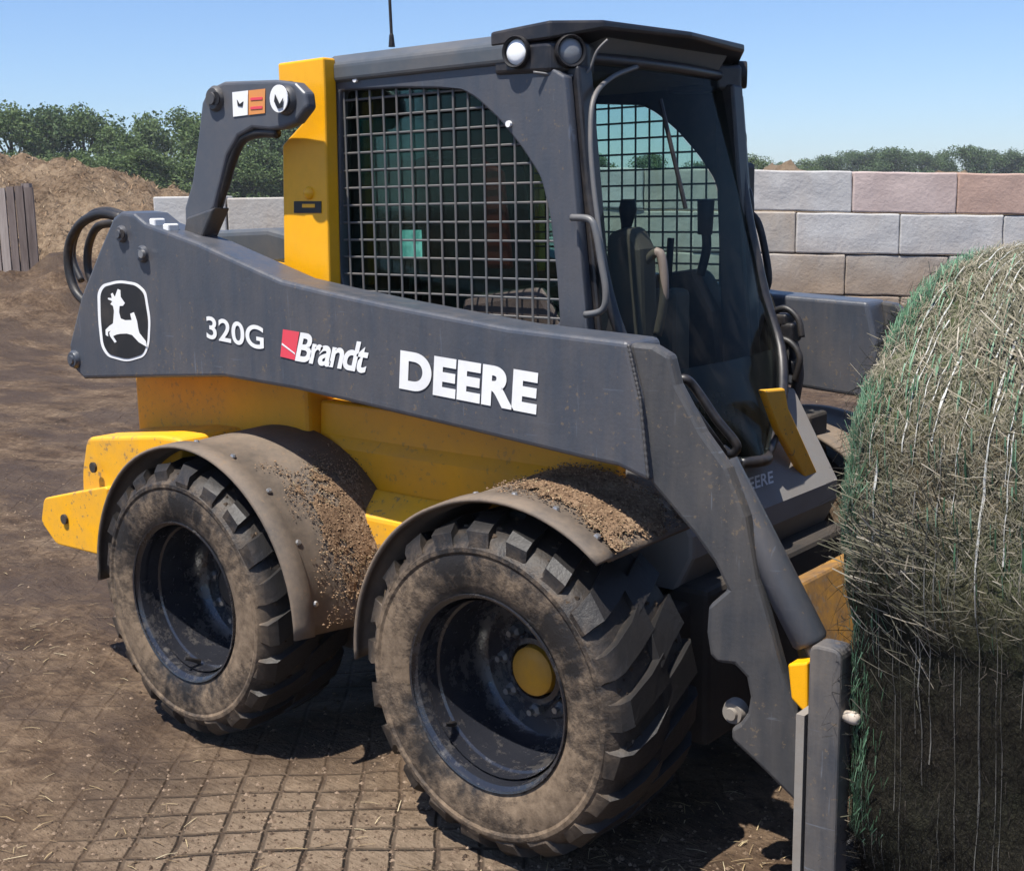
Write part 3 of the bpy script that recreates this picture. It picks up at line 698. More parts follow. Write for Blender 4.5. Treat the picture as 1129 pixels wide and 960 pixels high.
# side cheeks closing the foot well
b = MB()
for s in (1, -1):
    ee = [(1.16, s*.41, 1.02), (1.22, s*.41, 1.27), (1.295, s*.385, 1.12), (1.34, s*.30, 1.0), (1.38, s*.12 if s < 0 else .05, .90), (1.20, s*.30, .85)]
    b.add(ee, [(0, 1, 2), (0, 2, 3), (0, 3, 5), (3, 4, 5)])
b.build('foot_well', M['inner'], cab)
b = MB(); b.tube(smooth_path([at(743, 420, y=-.47), at(756, 418, y=-.46), at(768, 430, y=-.44), at(790, 462, y=-.42), at(812, 490, y=-.40), at(806, 500, y=-.40), at(796, 494, y=-.41)]), .011, 8)
b.tube([at(748, 428, y=-.46), at(800, 500, y=-.41)], .008, 8); b.build('step_rail', M['trim'], cab, True)
# far side door gear: handle loop, latch, gas strut
b = MB(); b.tube(smooth_path([at(u, v, y=.45) for u, v in ((823, 232), (836, 246), (845, 285), (847, 312), (838, 328), (826, 330))]), .011, 8); b.build('grab_handle', M['black'], cab, True)
b = MB(); p = at(818, 214, y=.43); b.box(p.x-.05, p.x+.03, p.y-.03, p.y+.03, p.z-.10, p.z+.09); bevel(b.build('door_hinge', M['black'], cab), .015, 3)
b = MB(); b.tube([at(797, 120, y=.40), at(822, 330, y=.40)], .012, 8); b.tube([at(806, 160, y=.42), at(816, 232, y=.43)], .018, 8); b.build('gas_strut', M['trim'], cab, True)
for k, h in enumerate((((803, 92), (810, 130), (818, 170), (822, 215), (828, 260)), ((816, 200), (826, 212), (828, 235), (820, 262), (826, 300)), ((806, 110), (812, 135), (820, 150), (818, 180)))):
    b = MB(); b.tube(smooth_path([at(u, v, y=.42-.01*k) for u, v in h]), .009, 8); b.build('door_cable', M['hose'], cab, True)
for u, v in ((816, 262), (822, 285), (812, 150)):
    p = at(u, v, y=.42); b = MB(); b.box(p.x-.022, p.x+.022, p.y-.02, p.y+.02, p.z-.03, p.z+.03); bevel(b.build('door_latch', M['black'], cab), .008)
b = MB(); p = at(814, 54, y=.42)
b.tube([at(800, 62, y=.40), at(812, 70, y=.40)], .012, 8); b.build('roof_hook', M['trim'], cab)
b = MB(); b.tube([at(728, 110, x=1.16), at(756, 230, x=1.235)], .006, 6); b.build('wiper', M['black'], cab)
# inside: seat, lever towers, levers, lap bar
b = MB(); b.box(.42, .85, -.23, .23, 1.10, 1.22); seat = bevel(b.build('seat', M['seat'], cab), .04, 4)
b = MB(); b.prism([(.40, -.22, 1.20), (.54, -.22, 1.20), (.47, -.22, 1.66), (.37, -.22, 1.68)], (0, .44, 0)); bevel(b.build('seat_back', M['seat'], cab), .035, 4)
p = at(545, 232, y=-.385); b = MB(); b.prism([(p.x-.035, -.385, p.z-.15), (p.x+.05, -.385, p.z-.15), (p.x+.025, -.385, p.z+.10), (p.x-.035, -.385, p.z+.13)], (0, .02, 0)); bevel(b.build('seat_belt', M['red'], cab), .008, 2)
for s in (-1, 1):
    b = MB(); b.prism([(.72, s*.36-.06, 1.02), (1.12, s*.36-.06, 1.02), (1.10, s*.36-.06, 1.22), (1.02, s*.36-.06, 1.34), (.74, s*.36-.06, 1.30)], (0, .12, 0)); bevel(b.build('lever_console', M['seat'], cab), .03, 3)
    b = MB(); b.tube(smooth_path([(1.03, s*.33, 1.32), (1.05, s*.33, 1.40), (1.05, s*.32, 1.47)]), [.014]*13, 10); b.tube([(1.05, s*.32, 1.44), (1.055, s*.315, 1.54)], [.022, .026], 12); b.build('control_lever', M['black'], cab, True)
p = at(452, 268, y=-.33); b = MB(); b.box(p.x-.05, p.x+.05, -.325, -.30, p.z-.05, p.z+.045); glow_body = bevel(b.build('added_glow_case', M['black'], cab), .006)  # case, glowing face and stand added to give a bright teal spot
b = MB(); b.box(p.x-.042, p.x+.042, -.328, -.3255, p.z-.040, p.z+.036); b.build('screen', M['screen'], cab)  # added glowing face for the bright teal spot, no known display
b = MB(); b.tube([(p.x-.01, -.30, p.z-.04), (p.x-.04, -.33, 1.04)], .012, 8); b.build('added_glow_stand', M['black'], cab)
q = at(694, 300, y=-.20)
b = MB(); b.prism([(q.x-.07, -.24, 1.02), (q.x+.07, -.24, 1.02), (q.x+.055, -.24, q.z+.06), (q.x+.02, -.24, q.z+.12), (q.x-.05, -.24, q.z+.10)], (0, .09, 0)); bevel(b.build('control_tower', M['tower'], cab), .022, 3)
b = MB(); b.tube(smooth_path([(q.x+.04, -.20, q.z+.02), (q.x+.085, -.19, q.z+.05), (q.x+.10, -.19, q.z-.05), (q.x+.08, -.19, q.z-.16)]), .012, 8); b.build('control_hose', M['tower'], cab, True)
b = MB(); b.tube([(q.x-.01, -.20, q.z+.11), (q.x-.005, -.20, q.z+.16), (q.x-.005, -.20, q.z+.185)], [.012, .024, .018], 12); b.build('control_knob', M['black'], cab, True)
q = at(736, 318, y=.10); b = MB(); b.box(q.x-.05, q.x+.05, .06, .15, 1.02, q.z); bevel(b.build('foot_control', M['liner'], cab), .02, 3)
b = MB(); b.tube([(q.x, .10, q.z), (q.x+.01, .10, q.z+.14)], .010, 8); b.build('control_lever', M['black'], cab, True)
# bolts of the side panel
for u, v in ((393, 88), (562, 137)):
    q = at(u, v, y=YC); b = MB(); b.tube([q, q+Vector((0, -.008, 0))], .008, 10); b.build('panel_bolt', M['white'], cab)
# aerial
q = at(432, 52, z=1.955); b = MB(); b.tube([(q.x, q.y, 1.955), (q.x, q.y, 1.985), (q.x, q.y, 1.99), (q.x-.012, q.y, 2.45)], [.009, .006, .0042, .0036], 8); b.build('aerial', M['black'], cab)

# ---- front of the chassis
b = MB(); b.prism([(1.255, -.40, .58), (1.255, -.40, 1.0), (1.31, -.40, 1.0), (1.455, -.40, .745), (1.455, -.40, .69), (1.39, -.40, .56)], (0, .80, 0)); front = bevel(b.build('front_panel', M['panel'], rig), .012, 2)
def onslope(u, v):
    x = 1.40
    for _ in range(8): q = at(u, v, x=x); x = 1.31+(1.0-q.z)*.145/.255+.002
    return at(u, v, x=x)
put_text('lettering', 'DEERE', onslope(816, 544), onslope(853, 532), onslope(815, 530), M['white'], front, .02)
pts = [at(u, v, x=1.435) for u, v in ((842, 430), (866, 428), (870, 450), (905, 528), (891, 533), (858, 474))]
b = MB(); b.prism(pts, (-.02, 0, 0)); yb = bevel(b.build('step_bracket', M['yellow_dirty'], rig), .006)
b = MB()
for u, v in ((878, 468), (884, 486)):
    q = at(u, v, y=.50); b.tube([q+Vector((-.06, .05, 0)), q+Vector((.03, -.03, -.02))], .035, 12)
b.tube(smooth_path([at(872, 372, y=.45), at(880, 410, y=.47), at(876, 450, y=.48), at(890, 480, y=.5)]), .018, 8)
b.build('hydraulic_coupler', M['spear'], rig, True)
for u, v, w_, h_ in ((862, 352, .030, .018), (872, 366, .022, .028), (860, 385, .026, .030), (870, 404, .030, .022)):
    q = at(u, v, y=.42); b = MB(); b.box(q.x-w_, q.x+w_, q.y-.03, q.y+.03, q.z-h_, q.z+h_); bevel(b.build('auxiliary_valve', M['black'], rig), .010, 3)
for k, hz_ in enumerate((((850, 345), (866, 340), (880, 352), (884, 372)), ((856, 372), (872, 378), (882, 395), (876, 420)), ((850, 360), (852, 385), (862, 410), (858, 430)))):
    b = MB(); b.tube(smooth_path([at(u, v, y=.40-.02*k) for u, v in hz_]), .010, 8); b.build('hydraulic_hose', M['hose'], rig, True)
# far cheek of the chassis (dark)
b = MB(); b.box(1.26, 1.36, .401, .52, .45, .92); bevel(b.build('chassis_cheek', M['chassis'], rig), .01)

# ---- quick coupler, tilt cylinders and bale spear
b = MB(); b.prism([(1.80, -.50, .50), (1.73, -.50, .70), (1.79, -.50, .72), (1.86, -.50, .52)], (0, 1.0, 0)); qc = bevel(b.build('quick_coupler', M['rust'], rig), .008)
b = MB(); b.prism([(1.83, -.50, .22), (1.81, -.50, .497), (1.86, -.50, .497), (1.885, -.50, .22)], (0, 1.0, 0)); bevel(b.build('coupler_plate', M['chassis'], qc), .008)
pts = [at(u, v, y=-.60) for u, v in ((868, 732), (890, 730), (890, 790), (872, 770))]
b = MB(); b.prism(pts, (0, .05, 0)); bevel(b.build('coupler_ear', M['yellow'], qc), .005)
for s in (1, -1):
    a, c = at(832, 585, y=-.54), at(908, 735, y=-.54); a.y *= s; c.y *= s
    d = (c-a)
    b = MB(); b.tube([a-d*.5, a+d*.80, a+d*.83], [.040, .040, .034], 18); cyl = autosmooth(b.build('tilt_cylinder', M['grey'], rig))
    b = MB(); b.tube([a+d*.82, c], .020, 12); b.build('piston_rod', M['steel'], cyl, True)
YS = -.70
b = MB()
b.prism(rounded([(1.922, YS-.032, .02), (1.922, YS-.032, .675), (1.990, YS-.032, .675), (1.990, YS-.032, .02)], .02), (0, .06, 0))
b.prism(rounded([(1.915, -YS-.045, .02), (1.915, -YS-.045, .665), (1.99, -YS-.045, .665), (1.99, -YS-.045, .02)], .025), (0, .08, 0))
b.box(1.92, 1.985, YS+.046, -YS-.046, .10, .17); b.box(1.92, 1.985, YS+.046, -YS-.046, .52, .59)
sf = bevel(b.build('bale_spear', M['spear'], rig), .006)
b = MB(); b.prism([(1.895, YS-.025, .06), (1.895, YS-.025, .52), (1.913, YS-.025, .52), (1.913, YS-.025, .06)], (0, .07, 0)); b.build('wear_plate', M['spear_edge'], sf)
for y in (-.3, .3):
    b = MB(); b.tube([(1.99, y, .56), (2.6, y, .60), (2.9, y, .61)], [.024, .020, .004], 12); b.build('spear_tine', M['steel'], sf, True)
q = at(930, 790, x=1.99); b = MB(); b.tube([(1.985, YS-.005, q.z), (2.012, YS-.012, q.z+.003), (2.022, YS-.016, q.z+.004)], [.011, .014, .010], 10); b.build('spear_bolt', M['spear_bolt'], sf, True)

# ---- wheels
WB, WZ, WY = 1.1554, .4146, -.675
def make_wheel():
    b = MB()
    out = [(.226, -.140), (.233, -.155), (.238, -.157), (.239, -.150), (.234, -.145), (.226, -.140), (.222, -.120), (.219, -.085), (.210, -.078), (.208, -.03), (.204, .03), (.196, .058), (.180, .072), (.135, .076), (.128, .066), (.070, .066), (.0, .068)][1:]
    b.lathe(out, 72); b.lathe([(.216, -.12), (.216, .13), (.235, .15)], 48)
    wh = autosmooth(b.build('wheel', M['rim'], None), 35)
    t = MB()
    pr = [(.226, -.136), (.244, -.152), (.262, -.159), (.290, -.163), (.315, -.164), (.333, -.160), (.340, -.164), (.350, -.163), (.357, -.157), (.372, -.144), (.387, -.115), (.392, 0)]
    pr = pr+[(r, -y) for r, y in pr[-2::-1]]
    t.lathe(pr, 96)
    rnd = random.Random(3)
    NL = 21
    for side in (-1, 1):
        for i in range(NL):
            a0 = 2*math.pi*(i+(.5 if side > 0 else 0))/NL
            wd = .175
            secs = [(-.159, .366, -.012, .85), (-.151, .390, -.004, .90), (-.128, .4085, .015, .92), (-.06, .4146, .085, .95), (.012, .413, .17, 1.0)]
            vs = []
            for (y, r, da, wf) in secs:
                for s2, rr2 in ((-1, r), (1, r), (1, .352 if y < -.15 else .378), (-1, .352 if y < -.15 else .378)):
                    aa = a0-side*(da) + s2*wd*wf*.5*(1 if rr2 == r else 1.12); yy = y*(-side)*-1 if False else (y if side < 0 else -y)
                    rj = rr2 - (rnd.uniform(0, .009) if rr2 == r else 0); aa += rnd.uniform(-.014, .014); yy += rnd.uniform(-.005, .005)
                    vs.append((rj*math.cos(aa), yy, rj*math.sin(aa)))
            fs = [(0, 1, 2, 3), (16, 19, 18, 17)]
            for k in range(4):
                for e in range(4): fs.append((k*4+e, k*4+(e+1) % 4, k*4+4+(e+1) % 4, k*4+4+e))
            t.add(vs, fs)
    ty = bevel(autosmooth(t.build('tyre', M['tyre'], wh), 30), .008, 2, 35)
    ml = []
    for _ in range(1500):
        a = rnd.uniform(0, 6.283); y = rnd.choice((-1, 1))*rnd.uniform(.02, .150) if rnd.random() < .8 else rnd.uniform(-.03, .03); r_ = .386 if abs(y) < .12 else .386-.028*(abs(y)-.12)/.03
        if noise.noise(Vector((math.cos(a)*5, y*9, math.sin(a)*5))) < rnd.uniform(-.3, .3): continue
        ml.append((Vector((r_*math.cos(a), y, r_*math.sin(a))), rnd.choice((.004, .006, .009, .013))))
    lumps(ml, 'packed_mud', M['caked_dark'], wh)
    h = MB(); h.lathe([(.090, .068), (.090, .040), (.083, .032), (.070, .030), (.067, .055)], 36); autosmooth(h.build('hub_flange', M['rim'], wh))
    h = MB(); h.lathe([(.0, .014), (.030, .015), (.052, .019), (.061, .026), (.064, .058)], 36); autosmooth(h.build('hub_cap', M['hub'], wh), 30)
    for k in range(8):
        a = 2*math.pi*(k+.3)/8; c = Vector((.108*math.cos(a), 0, .108*math.sin(a)))
        n = MB(); n.tube([c+Vector((0, .068, 0)), c+Vector((0, .044, 0)), c+Vector((0, .036, 0))], [.017, .017, .010], 6); n.tube([c+Vector((0, .040, 0)), c+Vector((0, .022, 0))], .008, 8)
        n.build('wheel_nut', M['nut'], wh)
    v = MB(); v.tube([(.05, -.09, -.20), (.045, -.12, -.185), (.04, -.14, -.178)], [.008, .006, .005], 8); v.build('valve_stem', M['black'], wh)
    return wh
w0 = make_wheel(); w0.parent = rig; w0.location = (0, WY, WZ); w0.rotation_euler = (0, R(20), 0)
def copy_wheel(loc, rot):
    n = w0.copy(); COL.objects.link(n); n.parent = rig; n.location = loc; n.rotation_euler = rot
    for c in list(w0.children):
        d = c.copy(); COL.objects.link(d); d.parent = n
    return n
for c in w0.children:
    if c.name.startswith('hub_cap'): c.material_slots[0].link = 'OBJECT'; c.material_slots[0].material = M['chassis']
cw = copy_wheel((WB, WY, WZ), (0, R(63), 0)); cx_ = copy_wheel((WB, -WY, WZ), (0, R(40), R(180))); copy_wheel((0, -WY, WZ), (0, R(7), R(180)))
for q in (cw, cx_):
    for c in q.children:
        if c.name.startswith('hub_cap'): c.material_slots[0].link = 'DATA'
# axles
for x in (0, WB):
    b = MB(); b.tube([(x, -.58, WZ), (x, .58, WZ)], .07, 20); b.build('axle', M['chassis'], rig, True)

# ---- mud guards
def guard(cx, a0, a1, rfun, yo=-.822, yi=-.445, flap=0):
    b = MB(); NA = 40; ys = [yo, yo+.004, yo+.058, yo+.064, (yo+yi)/2, yi]; off = [0, .006, .008, -.004, 0, 0]
    vs = []
    for i in range(NA+1):
        t = i/NA; a = R(a0+(a1-a0)*t)
        for j, y in enumerate(ys):
            f = (y-yo)/(yi-yo); r = rfun(math.degrees(a), f)+off[j]
            vs.append((cx+r*math.cos(a), y, WZ+r*math.sin(a)))
    k = len(ys); fs = [(i*k+j, i*k+j+1, (i+1)*k+j+1, (i+1)*k+j) for i in range(NA) for j in range(k-1)]
    b.add(vs, fs); o = b.build('mud_guard', M['fender'], rig, True)
    s = o.modifiers.new('solid', 'SOLIDIFY'); s.thickness = .012; s.offset = -1
    for i in range(9):
        a = R(a0+(a1-a0)*(i+.5)/9); r = rfun(math.degrees(a), .16)+.003; y = yo+.072
        d = Vector((math.cos(a), 0, math.sin(a))); c = Vector((cx, y, WZ))+d*r; n = MB(); n.tube([c, c+d*.006], [.009, .006], 8); n.build('guard_bolt', M['steel'], o)
    return o, vs, k, NA
def lerp(a, x0, x1, y0, y1): t = max(0, min(1, (a-x0)/(x1-x0))); return y0+(y1-y0)*t
def rear_r(a, f): return lerp(a, 110, 15, .452, .470+.085*f)
def front_r(a, f): return lerp(a, 110, 55, .452, .475)+.012*f
g1, v1, k1, n1 = guard(0.01, 182, -2, rear_r)
g2, v2, k2, n2 = guard(WB+.01, 182, 50, front_r)
g3 = mirror_copy(g1, rig); g4 = mirror_copy(g2, rig)
def on_guard(cx, rf, a, f, lift=0.):
    r = rf(a, f)+lift; return Vector((cx+r*math.cos(R(a)), -.822+.377*f, WZ+r*math.sin(R(a))))
def caked(cx, rf, guard_, a0, a1, f0, f1, thick, bias, seed, nl, ns):
    """mud caked on a guard: a lumpy sheet with ragged edges, crumbs and a few stems on top"""
    NA, NF = 150, 90; vs, fs, ids = [], [], {}
    def mk(a, f):
        u, v = (a-a0)/(a1-a0), (f-f0)/(f1-f0)
        edge = min(u, 1-u, v, 1-v)*3.2
        q = .9*noise.noise(Vector((a*.09, f*5, seed)))+.5*noise.noise(Vector((a*.3, f*16, seed)))+.25*noise.noise(Vector((a*.9, f*45, seed)))
        return min(1, edge)-.55+bias(u, v)+q*.8
    for i in range(NA+1):
        for k in range(NF+1):
            a, f = a0+(a1-a0)*i/NA, f0+(f1-f0)*k/NF; h = mk(a, f)+.12*noise.noise(Vector((a*2.5, f*110, seed)))
            if h > 0:
                ids[i, k] = len(vs); g = .5+.5*noise.noise(Vector((a*1.3, f*60, seed+4)))
                vs.append(tuple(on_guard(cx, rf, a, f, .004+thick*min(1, h*2)*(.35+.65*g))))
    for i in range(NA):
        for k in range(NF):
            c = [(i, k), (i+1, k), (i+1, k+1), (i, k+1)]
            if all(x in ids for x in c): fs.append(tuple(ids[x] for x in c))
    me = bpy.data.meshes.new('caked_mud'); me.from_pydata(vs, [], fs); me.update(); link('caked_mud', me, M['caked'], guard_, True)
    rows, rows2 = [], []
    while len(rows) < nl:
        a, f = random.uniform(a0, a1), random.uniform(f0, f1)
        if mk(a, f) < random.uniform(-.75, .25): continue
        rows.append((on_guard(cx, rf, a, f, random.uniform(.002, .004+thick)), random.choice((.0012, .0016, .002, .003))*random.uniform(.7, 1.4)))
    while len(rows2) < ns:
        a, f = random.uniform(a0, a1), random.uniform(f0, f1); th = random.uniform(0, 6.3)
        if mk(a, f) < -.1: continue
        n = Vector((math.cos(R(a)), 0, math.sin(R(a)))); tg = Vector((-n.z, 0, n.x)); rows2.append((on_guard(cx, rf, a, f, thick*.8), tg*math.cos(th)+Vector((0, 1, 0))*math.sin(th), n, random.uniform(.006, .022), random.uniform(.0006, .0016)))
    lumps(rows, 'mud_crumbs', M['crumb'], guard_); strands(rows2, 'loose_straw', M['straw'], guard_)
caked(WB+.01, front_r, g2, 50.5, 98, .20, 1.0, .014, lambda u, v: .25+.35*(1-u)-.1, 3, 4600, 500)
caked(.01, rear_r, g1, 0, 62, .22, 1.0, .007, lambda u, v: -.08+.25*v-.35*u, 9, 4600, 380)

# ================================================================== HAY BALE
BX0, BL = 2.0, 1.22
byc, bzc, ba, bb = -.04, .760, .765, .675
bale = tag(empty('hay_bale', (BX0+BL/2, byc, 0)), 'big round hay bale in torn green and white net wrap, carried by the loader', 'hay bale')
def bprof(t, sc=1.):
    c, q = math.cos(t), math.sin(t); n = 2.35 if q > 0 else 2.35+3.6*min(1, -q*2.5)
    y = math.copysign(abs(c)**(2/n), c); z = math.copysign(abs(q)**(2/n), q)
    zz = bb*z
    if z < 0: y *= 1-.055*min(1, (-z)/.55)
    zz = (bb if z > 0 else .735)*z+.12*(1-abs(z))
    return ba*sc*y, sc*zz
def bpoint(x, t, lift=0.):
    u = (x-BX0); sc = 1.0
    e = min(u, BL-u)
    if e < .07: sc = 1-.055*(1-max(0, e)/.07)**2
    y, z = bprof(t, sc)
    nrm = Vector((0, y/ba**2, z/bb**2)).normalized()
    sh = .10*noise.noise(Vector((x*7, 3, 1))); lo = 1-max(0, min(1, (z-.02-sh+.05)/.10)); lift -= .045*lo*lo*(3-2*lo)
    d = .022*noise.noise(Vector((x*5, y*4, z*4)))+.012*noise.noise(Vector((x*16, y*13, z*13)))+lift
    return Vector((x, byc+y, bzc+z))+nrm*d, nrm
b = MB(); NT, NX = 160, 64; vs = []
for i in range(NX+1):
    for k in range(NT): vs.append(bpoint(BX0+BL*i/NX, 2*math.pi*k/NT)[0])
fs = [(i*NT+k, i*NT+(k+1) % NT, (i+1)*NT+(k+1) % NT, (i+1)*NT+k) for i in range(NX) for k in range(NT)]
# end caps as rings
def cap(i0, x, sgn):
    prev = [i0+k for k in range(NT)]
    for sc in (.93, .82, .66, .46, .24):
        base = len(vs)
        for k in range(NT):
            y, z = bprof(2*math.pi*k/NT, sc*.945); vs.append(Vector((x-sgn*(.02*(1-sc)+.018*noise.noise(Vector((y*9, z*9, x)))), byc+y, bzc+z)))
        cur = list(range(base, base+NT))
        for k in range(NT): fs.append((prev[k], prev[(k+1) % NT], cur[(k+1) % NT], cur[k]))
        prev = cur
    vs.append(Vector((x, byc, bzc))); c = len(vs)-1
    for k in range(NT): fs.append((prev[k], prev[(k+1) % NT], c))
cap(0, BX0, 1); cap(NX*NT, BX0+BL, -1)
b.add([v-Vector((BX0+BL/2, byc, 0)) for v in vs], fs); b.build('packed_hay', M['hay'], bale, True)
OFF = Vector((BX0+BL/2, byc, 0))
# angles: 0 = +y side, pi/2 = top, pi = camera side (-y), 3pi/2 = bottom
rnd = random.Random(11); NETS = {'net': ([], []), 'net_grey': ([], [])}
for i in range(64):
    x = BX0+.02+.0195*i+rnd.uniform(-.006, .006); t = 1.2
    while t < 4.9:
        ln = rnd.uniform(.12, .6); ph = rnd.uniform(0, 9); wdt = rnd.choice((.0010, .0014, .0020, .0030)); vs_, fs_ = NETS['net' if t+ln*.5 < 3.02 else 'net_grey']
        if t+ln*.5 >= 3.02: wdt *= .55
        n = int(ln/.03)+2; base = len(vs_)
        for k in range(n):
            tt = t+ln*k/n; xx = x+.005*math.sin(tt*3+ph)+.003*noise.noise(Vector((tt*14, ph, 0)))
            lf = .007+.006*noise.noise(Vector((x*30, tt*8, ph)))
            for sg in (-1, 1): vs_.append(tuple(bpoint(xx+sg*wdt*.5*(1+.5*math.sin(tt*40+ph)), tt, lf)[0]-OFF))
            if k: fs_.append((base+2*k-2, base+2*k-1, base+2*k+1, base+2*k))
        t += ln+rnd.uniform(.03, .45)
for nm, (vs_, fs_) in NETS.items():
    me = bpy.data.meshes.new('net_wrap'); me.from_pydata(vs_, [], fs_); me.update(); link('net_wrap', me, M[nm], bale)['kind'] = 'stuff'
rows = []
for i in range(1900):
    x = BX0+abs(rnd.gauss(0, .030)); t = rnd.uniform(1.7, 3.55)
    if noise.noise(Vector((t*2.2, 4, 1))) < -.28: continue
    p, n = bpoint(x, t, .004+.004*rnd.random()); q, _ = bpoint(x+rnd.uniform(-.006, .006), t+.02)
    rows.append((p-OFF, (q-p).normalized()+Vector((rnd.gauss(0, .18), 0, 0))+n*rnd.gauss(0, .06), (n+Vector((-.7, 0, 0))).normalized(), rnd.uniform(.02, .08), rnd.uniform(.0007, .0024)))
for i in range(300):
    x = BX0+rnd.uniform(.05, .5); t = rnd.uniform(2.0, 3.2); p, n = bpoint(x, t, .006); q, _ = bpoint(x, t+.02)
    rows.append((p-OFF, q-p, n, rnd.uniform(.03, .09), rnd.uniform(.001, .003)))
strands(rows, 'torn_net', M['net_green'], bale)
rows, rowd = [], []
for i in range(52000):
    x = BX0+random.uniform(-.002, .60); t = random.uniform(1.2, 4.7); p, n = bpoint(x, t, random.uniform(-.004, .009))
    q, _ = bpoint(x, t+.02); tg = (q-p).normalized(); th = random.gauss(0, .75)
    d = tg*math.cos(th)+Vector((1, 0, 0))*math.sin(th)+n*random.uniform(-.07, .06)
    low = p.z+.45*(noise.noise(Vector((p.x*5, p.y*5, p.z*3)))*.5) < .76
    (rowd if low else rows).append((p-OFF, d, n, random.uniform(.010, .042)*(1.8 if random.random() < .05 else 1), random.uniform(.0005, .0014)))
for i in range(4200):      # frayed end towards the loader
    t = random.uniform(1.2, 5.0); sc = random.uniform(.6, .96); y, z = bprof(t, sc)
    d = Vector((-random.uniform(.1, 1.), random.gauss(0, .7), random.gauss(-.5, .8)))
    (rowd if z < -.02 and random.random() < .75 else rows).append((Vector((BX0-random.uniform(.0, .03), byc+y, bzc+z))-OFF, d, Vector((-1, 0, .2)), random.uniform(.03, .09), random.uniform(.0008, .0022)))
for i in range(900):       # matted clump of stems on the shoulder and a tuft over the painted-shade part
    if i < 620: x, t = BX0+random.gauss(.34, .10), random.gauss(2.35, .16)
    else: x, t = BX0+random.gauss(.10, .05), random.gauss(3.13, .07)
    if x < BX0: continue
    p, n = bpoint(x, t, random.uniform(.004, .022)); q, _ = bpoint(x, t+.02); tg = (q-p).normalized(); th = random.gauss(.6, .5)
    rows.append((p-OFF, tg*math.cos(th)+Vector((1, 0, 0))*math.sin(th)+n*random.uniform(-.1, .15), n, random.uniform(.03, .11), random.uniform(.001, .0026)))
strands(rows, 'loose_hay', M['hay_strand'], bale); strands(rowd, 'shaded_hay', M['hay_shaded'], bale)

# ================================================================== SETTING
def gh(x, y):
    """height of the yard"""
    p = Vector((x-CX, y-CY, 0)); dpt = p.dot(FH); sd = p.dot(RH)
    q = math.hypot((x-.95)*.9, (y+1.15)*1.3); k = min(1, max(.12, (q-.3)/.8))
    h = .012*noise.noise(Vector((x*1.3, y*1.3, 0)))+(.016*noise.noise(Vector((x*4, y*4, 2)))+.013*noise.noise(Vector((x*9, y*5, 5))))*k-.02*max(0, noise.noise(Vector(((x*.64+y*.77)*.25, (x*.77-y*.64)*1.6, 7)))-.15)*k
    return h
xs = sorted(set([round(-6+.045*i, 3) for i in range(234)]+[-380, -200, -100, -60, -40, -30, -22, -17, -13, -10, -8, 5, 6, 8, 12, 20, 40, 100, 200, 380]))
ys = sorted(set([round(-4.5+.045*i, 3) for i in range(202)]+[-380, -200, -60, -20, -10, -6.5, 5, 6, 8, 10, 13, 17, 22, 30, 40, 60, 100, 200, 380]))
vs = [(x, y, gh(x, y)-.012 if -7 < x < 5 and -5 < y < 5 else -.012) for x in xs for y in ys]; n = len(ys)
me = bpy.data.meshes.new('ground'); me.from_pydata(vs, [], [(i*n+j, (i+1)*n+j, (i+1)*n+j+1, i*n+j+1) for i in range(len(xs)-1) for j in range(n-1)]); me.update()
tag(link('ground', me, M['ground'], None, True), kind='structure')

def scatter_ground(nc, ns):
    rows, rows2 = [], []
    while len(rows) < nc:
        s = random.uniform(-3.2, 1.6); d = 2.6+9*random.random()**1.6
        p = yard(s*d/4.5, d); k = noise.noise(Vector((p.x*.9, p.y*.9, 5)))
        if k < random.uniform(-.35, .4): continue
        rows.append((Vector((p.x, p.y, gh(p.x, p.y)-.012)), random.choice((.002, .002, .003, .003, .004, .005, .007))*random.uniform(.6, 1.3)))
    while len(rows2) < ns:
        s = random.uniform(-3.2, 1.6); d = 2.6+9*random.random()**1.6
        p = yard(s*d/4.5, d); th = random.uniform(0, 6.3)
        if noise.noise(Vector((p.x*.8, p.y*.8, 15))) < random.uniform(-.3, .5): continue
        rows2.append((Vector((p.x, p.y, gh(p.x, p.y)-.007)), Vector((math.cos(th), math.sin(th), .05)), Vector((0, 0, 1)), random.uniform(.015, .06), random.uniform(.001, .003)))
    tag(lumps(rows, 'dirt_clods', M['clod']), kind='stuff'); tag(strands(rows2, 'scattered_straw', M['straw']), kind='stuff')
scatter_ground(30000, 1900)

def side_at(u, depth): return (u-PW/2-3.7)/FL*depth*math.cos(PITCH)
